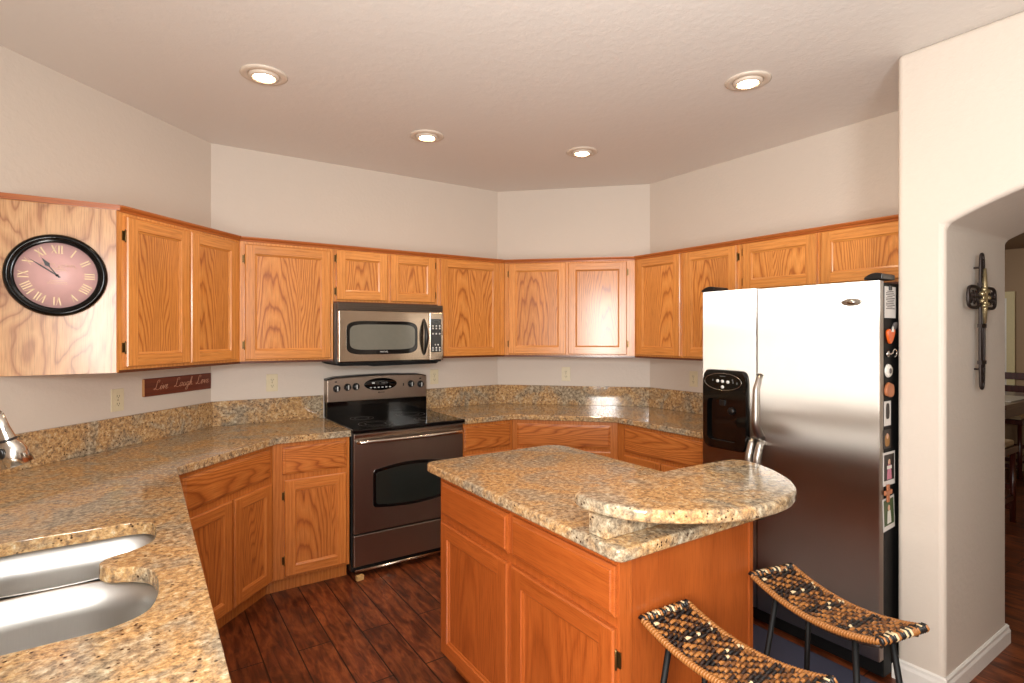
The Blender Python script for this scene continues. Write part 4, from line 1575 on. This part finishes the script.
outlet(-0.112, -0.112 + KL / S2, 1.158, R(45), 'ivory outlet on the left wall, left of the wooden sign')
outlet(0.720, YB, 1.172, 0, 'ivory outlet on the back wall between sign and range')
outlet(1.917, YB, 1.160, 0, 'ivory outlet on the back wall just right of the range')
outlet(2.926, KD / S2 - 2.926, 1.167, R(-45), 'ivory outlet on the angled corner wall')
outlet(XR, 2.652, 1.165, R(-90), 'ivory outlet on the right wall beside the fridge')

# ------------------------------------------------------------------ iron cross on the side of the arch
cx_ = thing('wall_cross', 'dark iron cross with a gilded centre hung inside the archway', 'cross', (3.052, YJ - 0.001, 1.595))
def loop_bar(x0, x1, z0, z1, r, y):
    """elongated closed loop of rod"""
    w, h = (x1 - x0) / 2, (z1 - z0) / 2
    mx, mz = (x0 + x1) / 2, (z0 + z1) / 2
    pts = []
    for i in range(36):
        a = 2 * math.pi * i / 36
        c_, s_ = math.cos(a), math.sin(a)
        pts.append((mx + w * math.copysign(abs(c_) ** 0.55, c_), y, mz + h * math.copysign(abs(s_) ** 0.55, s_)))
    return pts
mb = MB()
mb.tube(loop_bar(-0.024, 0.024, -0.335, 0.255, 0.006, -0.028), 0.0058, 8, closed=True)
mb.tube([(0, -0.028, -0.30), (0, -0.028, 0.22)], 0.006, 8)
for z0, z1 in ((0.13, 0.25), (-0.33, -0.22)):
    mb.tube([(0.016 * math.cos(i * 0.9), -0.028 + 0.004 * math.sin(i * 0.9), z0 + (z1 - z0) * i / 24) for i in range(25)], 0.004, 6)
for zz in (-0.06, -0.22, 0.12):
    mb.box(-0.030, 0.030, -0.036, -0.020, zz - 0.008, zz + 0.008)
mb.build('upright', 'iron', cx_)
for sgn in (-1, 1):
    mb = MB()
    a, b = sorted((sgn * 0.03, sgn * 0.165))
    mb.tube(loop_bar(a, b, 0.018, 0.108, 0.006, -0.028), 0.007, 8, closed=True)
    mb.tube([(a + (b - a) * i / 20, -0.028, 0.063 + 0.026 * math.sin(i * 1.0)) for i in range(21)], 0.0045, 6)
    mb.tube([(a, -0.028, 0.063), (b, -0.028, 0.063)], 0.005, 6)
    mb.build('arm', 'iron', cx_)
mb = MB()
mb.tube([(0, -0.038, -0.05), (0, -0.038, 0.03), (0, -0.038, 0.10), (0, -0.038, 0.19)], [0.006, 0.011, 0.011, 0.006], 10)
for i in range(7):
    a = 2 * math.pi * i / 7
    mb.lathe([(0.0, -0.012), (0.011, -0.006), (0.013, 0.0), (0.010, 0.007), (0, 0.012)], 10, Matrix.Translation((0.036 * math.cos(a), -0.038, 0.063 + 0.036 * math.sin(a))))
mb.lathe([(0.026, 0.0), (0.024, 0.006), (0.014, 0.010), (0, 0.011)], 20, toY(0, -0.036, 0.063))
mb.build('ornament', 'oldgold', cx_)
mb = MB()
mb.tube([(0, -0.028, 0.19), (-0.006, -0.016, 0.195), (-0.006, -0.001, 0.195)], 0.004, 8)
mb.tube([(0, -0.028, -0.25), (0, -0.001, -0.25)], 0.004, 8)
mb.build('hanger', 'iron', cx_)

# ------------------------------------------------------------------ recessed ceiling lights
def downlight(x, y, label, first=None):
    t = thing('recessed_light', label, 'ceiling light', (x, y, CZ), 0, 'recessed ceiling lights')
    mb = MB()
    mb.lathe([(0.103, -0.0005), (0.104, -0.004), (0.096, -0.009), (0.082, -0.011), (0.070, -0.008), (0.066, -0.001)], 40, capped=False)
    mb.build('trim_ring', 'can', t)
    d = Vector((1.6 - x, 1.7 - y, 0))
    mb = MB()
    mb.lathe([(0.068, -0.001), (0.066, -0.012), (0.060, -0.018), (0.050, -0.019), (0.044, -0.008)], 32, capped=False)
    mb.build('eyeball', 'can', t)
    mb = MB()
    mb.lathe([(0.044, -0.008), (0.040, -0.015), (0.026, -0.020), (0, -0.022)], 28, capped=False)
    mb.build('bulb', 'bulb', t)
    l = bpy.data.lights.new('lamp_glow', 'SPOT')
    l.energy = CAN_POWER
    l.color = (1.0, 0.80, 0.58)
    l.spot_size = R(125)
    l.spot_blend = 0.6
    l.shadow_soft_size = 0.05
    o = bpy.data.objects.new('lamp_glow', l)
    COL.objects.link(o)
    o.parent = t
    o.location = (0, 0, -0.035)
    return t


downlight(0.470, 2.785, 'recessed ceiling light at the left, above the corner counter')
downlight(1.442, 3.088, 'recessed ceiling light above the range')
downlight(2.426, 2.785, 'smallest recessed ceiling light, nearest the angled corner')
downlight(2.405, 1.562, 'recessed ceiling light at the right, in front of the fridge')

# ------------------------------------------------------------------ woven bar stools
def make_stool(name, label, loc, rotz, Ls=0.43, Ws=0.185, seat_z=0.690, sag=0.040):
    """backless stool: saddle seat woven over a bent frame, four splayed dark legs"""
    t = thing(name, label, 'bar stool', (loc[0], loc[1], 0), rotz, 'woven bar stools')

    def S(u, v, off=0.0):       # u along the length -1..1, v across -1..1
        return Vector((v * Ws / 2, u * Ls / 2, seat_z - sag * (1 - u * u) + off))
    rnd = random.Random(11)
    wv = MB()
    NR, NK = 46, 8
    for i in range(NR):
        u = -0.955 + 1.91 * i / (NR - 1)
        dark_band = any(abs(u - c) < w for c, w in ((-0.95, 0.10), (0.95, 0.10), (-0.42, 0.07), (0.10, 0.07), (0.55, 0.07)))
        pts, mats = [], []
        for k in range(NK * 3 + 1):
            v = -0.97 + 1.94 * k / (NK * 3)
            ph = math.pi * (k / 3.0) + (math.pi / 2) * (i % 4) + rnd.uniform(-.2, .2)
            p = S(u + 0.006 * math.sin(k * 1.3 + i), v, 0.0042 * math.sin(ph))
            pts.append(p)
            if dark_band:
                mats.append(rnd.choice((2, 2, 1, 0, 2, 2, 1, 4, 3) if math.sin(ph) > -0.1 else (2, 1)))
            else:
                mats.append((rnd.choice((0, 0, 0, 0, 4, 4, 4, 1)) if math.sin(ph) > -0.45 else 1))
        wv.tube(pts, Ls / NR * 0.56, 6, mi=lambda j, mm=mats: mm[j])
    wv.build('woven_seat', ['rattan', 'rattan_d', 'rattan_b', 'rattan_c', 'rattan_m'], t)
    # dark warp sheet below the weave
    ws = MB()
    NU = 14
    rows = [[ws.bm.verts.new(S(-0.97 + 1.94 * a / NU, v, -0.006)) for v in (-0.97, 0.97)] for a in range(NU + 1)]
    for a, b in zip(rows, rows[1:]):
        ws.bm.faces.new((a[0], a[1], b[1], b[0]))
    o = ws.build('under_weave', 'rattan_d', t)
    so = o.modifiers.new('thickness', 'SOLIDIFY')
    so.thickness = 0.006
    # wrapped rims
    for sv in (-1, 1):
        hl = []
        turns = 52
        for j in range(turns * 6 + 1):
            u = -1 + 2 * j / (turns * 6)
            a = 2 * math.pi * j / 6
            p = S(u, sv)
            hl.append(p + Vector((math.cos(a) * 0.0075, 0, math.sin(a) * 0.0075)))
        mb = MB()
        mb.tube([S(-1 + 2 * j / 20, sv) for j in range(21)], 0.0065, 8)
        mb.tube(hl, 0.0034, 5)
        mb.build('side_binding', 'rattan', t)
    for su in (-1, 1):
        mb = MB()
        hl = []
        turns = 20
        for j in range(turns * 6 + 1):
            v = -1.04 + 2.08 * j / (turns * 6)
            a = 2 * math.pi * j / 6
            hl.append(S(su, v) + Vector((0, math.cos(a) * 0.0095, math.sin(a) * 0.0095)))
        r2 = random.Random(5)
        mm = [r2.choice((0, 1, 2, 2, 1)) for _ in range(len(hl))]
        mb.tube([S(su, -1.03), S(su, 1.03)], 0.0075, 8, mi=1)
        mb.tube(hl, 0.0042, 5, mi=lambda j, q=mm: q[j // 4])
        mb.build('end_binding', ['rattan_c', 'rattan_b', 'rattan'], t)
    # frame and legs
    mb = MB()
    for sv in (-0.8, 0.8):
        mb.tube([S(-0.96 + 1.92 * j / 16, sv, -0.017) for j in range(17)], 0.007, 8)
    for u in (-0.62, 0.62):
        mb.tube([S(u, -0.8, -0.019), S(u, 0.8, -0.019)], 0.007, 8)
    mb.build('seat_frame', 'iron', t)
    feet = []
    for su in (-1, 1):
        for sv in (-1, 1):
            top_ = S(su * 0.62, sv * 0.80, -0.018)
            ft = Vector((sv * 0.135, su * 0.205, 0.0))
            MB().tube([ft, top_], 0.0085, 10).build('leg', 'blackmatte', t)
            feet.append((ft, top_))
    mb = MB()
    q = [f.lerp(p, 0.30) for f, p in feet]
    for a, b in ((0, 1), (2, 3), (0, 2), (1, 3)):
        mb.tube([q[a], q[b]], 0.006, 8)
    mb.build('footrest', 'black', t)
    return t


s1 = make_stool('bar_stool', 'nearer woven rattan bar stool, at the corner of the island', (1.258, 0.872), R(-3))
dup(s1, (1.745, 0.858, 0), R(-11.5), 'farther woven rattan bar stool, between the island and the fridge')

# ------------------------------------------------------------------ rug
rgp = rounded([(1.86, 0.95), (2.61, 0.95), (2.61, 1.95), (1.86, 1.95)], 0.02)
tag(MB().prism(rgp, 0.0, 0.010).build('floor_rug', 'rug', bevel=0.004), 'navy blue rug on the dark floor in front of the fridge', 'rug')

# ------------------------------------------------------------------ dining room beyond the arch
tb = thing('dining_table', 'dark cherry table seen through the archway', 'table', (6.75, 2.15, 0))
MB().box(-0.75, 0.75, -0.62, 0.62, 0.86, 0.90).build('tabletop', 'wood_dark', tb, bevel=0.008)
MB().box(-0.68, 0.68, -0.55, 0.55, 0.76, 0.86).build('apron', 'wood_dark', tb)
for a in (-0.64, 0.64):
    for b in (-0.51, 0.51):
        MB().box(a - 0.035, a + 0.035, b - 0.035, b + 0.035, 0, 0.76).build('leg', 'wood_dark', tb, bevel=0.005)
tag(MB().box(-0.32, 0.32, -0.22, 0.22, 0.0, 0.006).build('placemat', 'linen', None, (6.65, 1.80, 0.9005), bevel=0.002), 'cream placemat on the dark dining table', 'placemat')


def dining_chair(x, y, rot, label):
    t = thing('dining_chair', label, 'chair', (x, y, 0), rot, 'dark dining chairs')
    MB().box(-0.22, 0.22, -0.22, 0.22, 0.56, 0.61).build('seat', 'wood_dark', t, bevel=0.006)
    MB().box(-0.20, 0.20, -0.20, 0.20, 0.61, 0.655).build('cushion', 'cushion', t, bevel=0.016, seg=3)
    for a in (-0.19, 0.19):
        MB().tube([(a, -0.19, 0), (a, -0.19, 0.56)], 0.02, 8).build('leg', 'wood_dark', t)
        MB().tube([(a, 0.20, 0), (a, 0.20, 0.58), (a, 0.25, 1.06)], 0.02, 8).build('leg', 'wood_dark', t)
    for z in (0.72, 0.86, 1.0):
        MB().box(-0.19, 0.19, 0.205 + (z - 0.58) * 0.1, 0.235 + (z - 0.58) * 0.1, z, z + 0.075).build('back_slat', 'wood_dark', t, bevel=0.004)
    for z, yy in ((0.10, -0.19), (0.26, -0.19), (0.26, 0.20), (0.10, 0.20)):
        MB().box(-0.19, 0.19, yy - 0.012, yy + 0.012, z, z + 0.04).build('stretcher', 'wood_dark', t)
    for a in (-0.19, 0.19):
        MB().box(a - 0.012, a + 0.012, -0.19, 0.20, 0.18, 0.22).build('stretcher', 'wood_dark', t)
    return t


dining_chair(5.58, 1.62, R(90), 'dark ladder-back chair with tan seat just beyond the archway')
dining_chair(7.72, 2.0, R(-90), 'dark ladder-back chair behind the far end of the dining table')
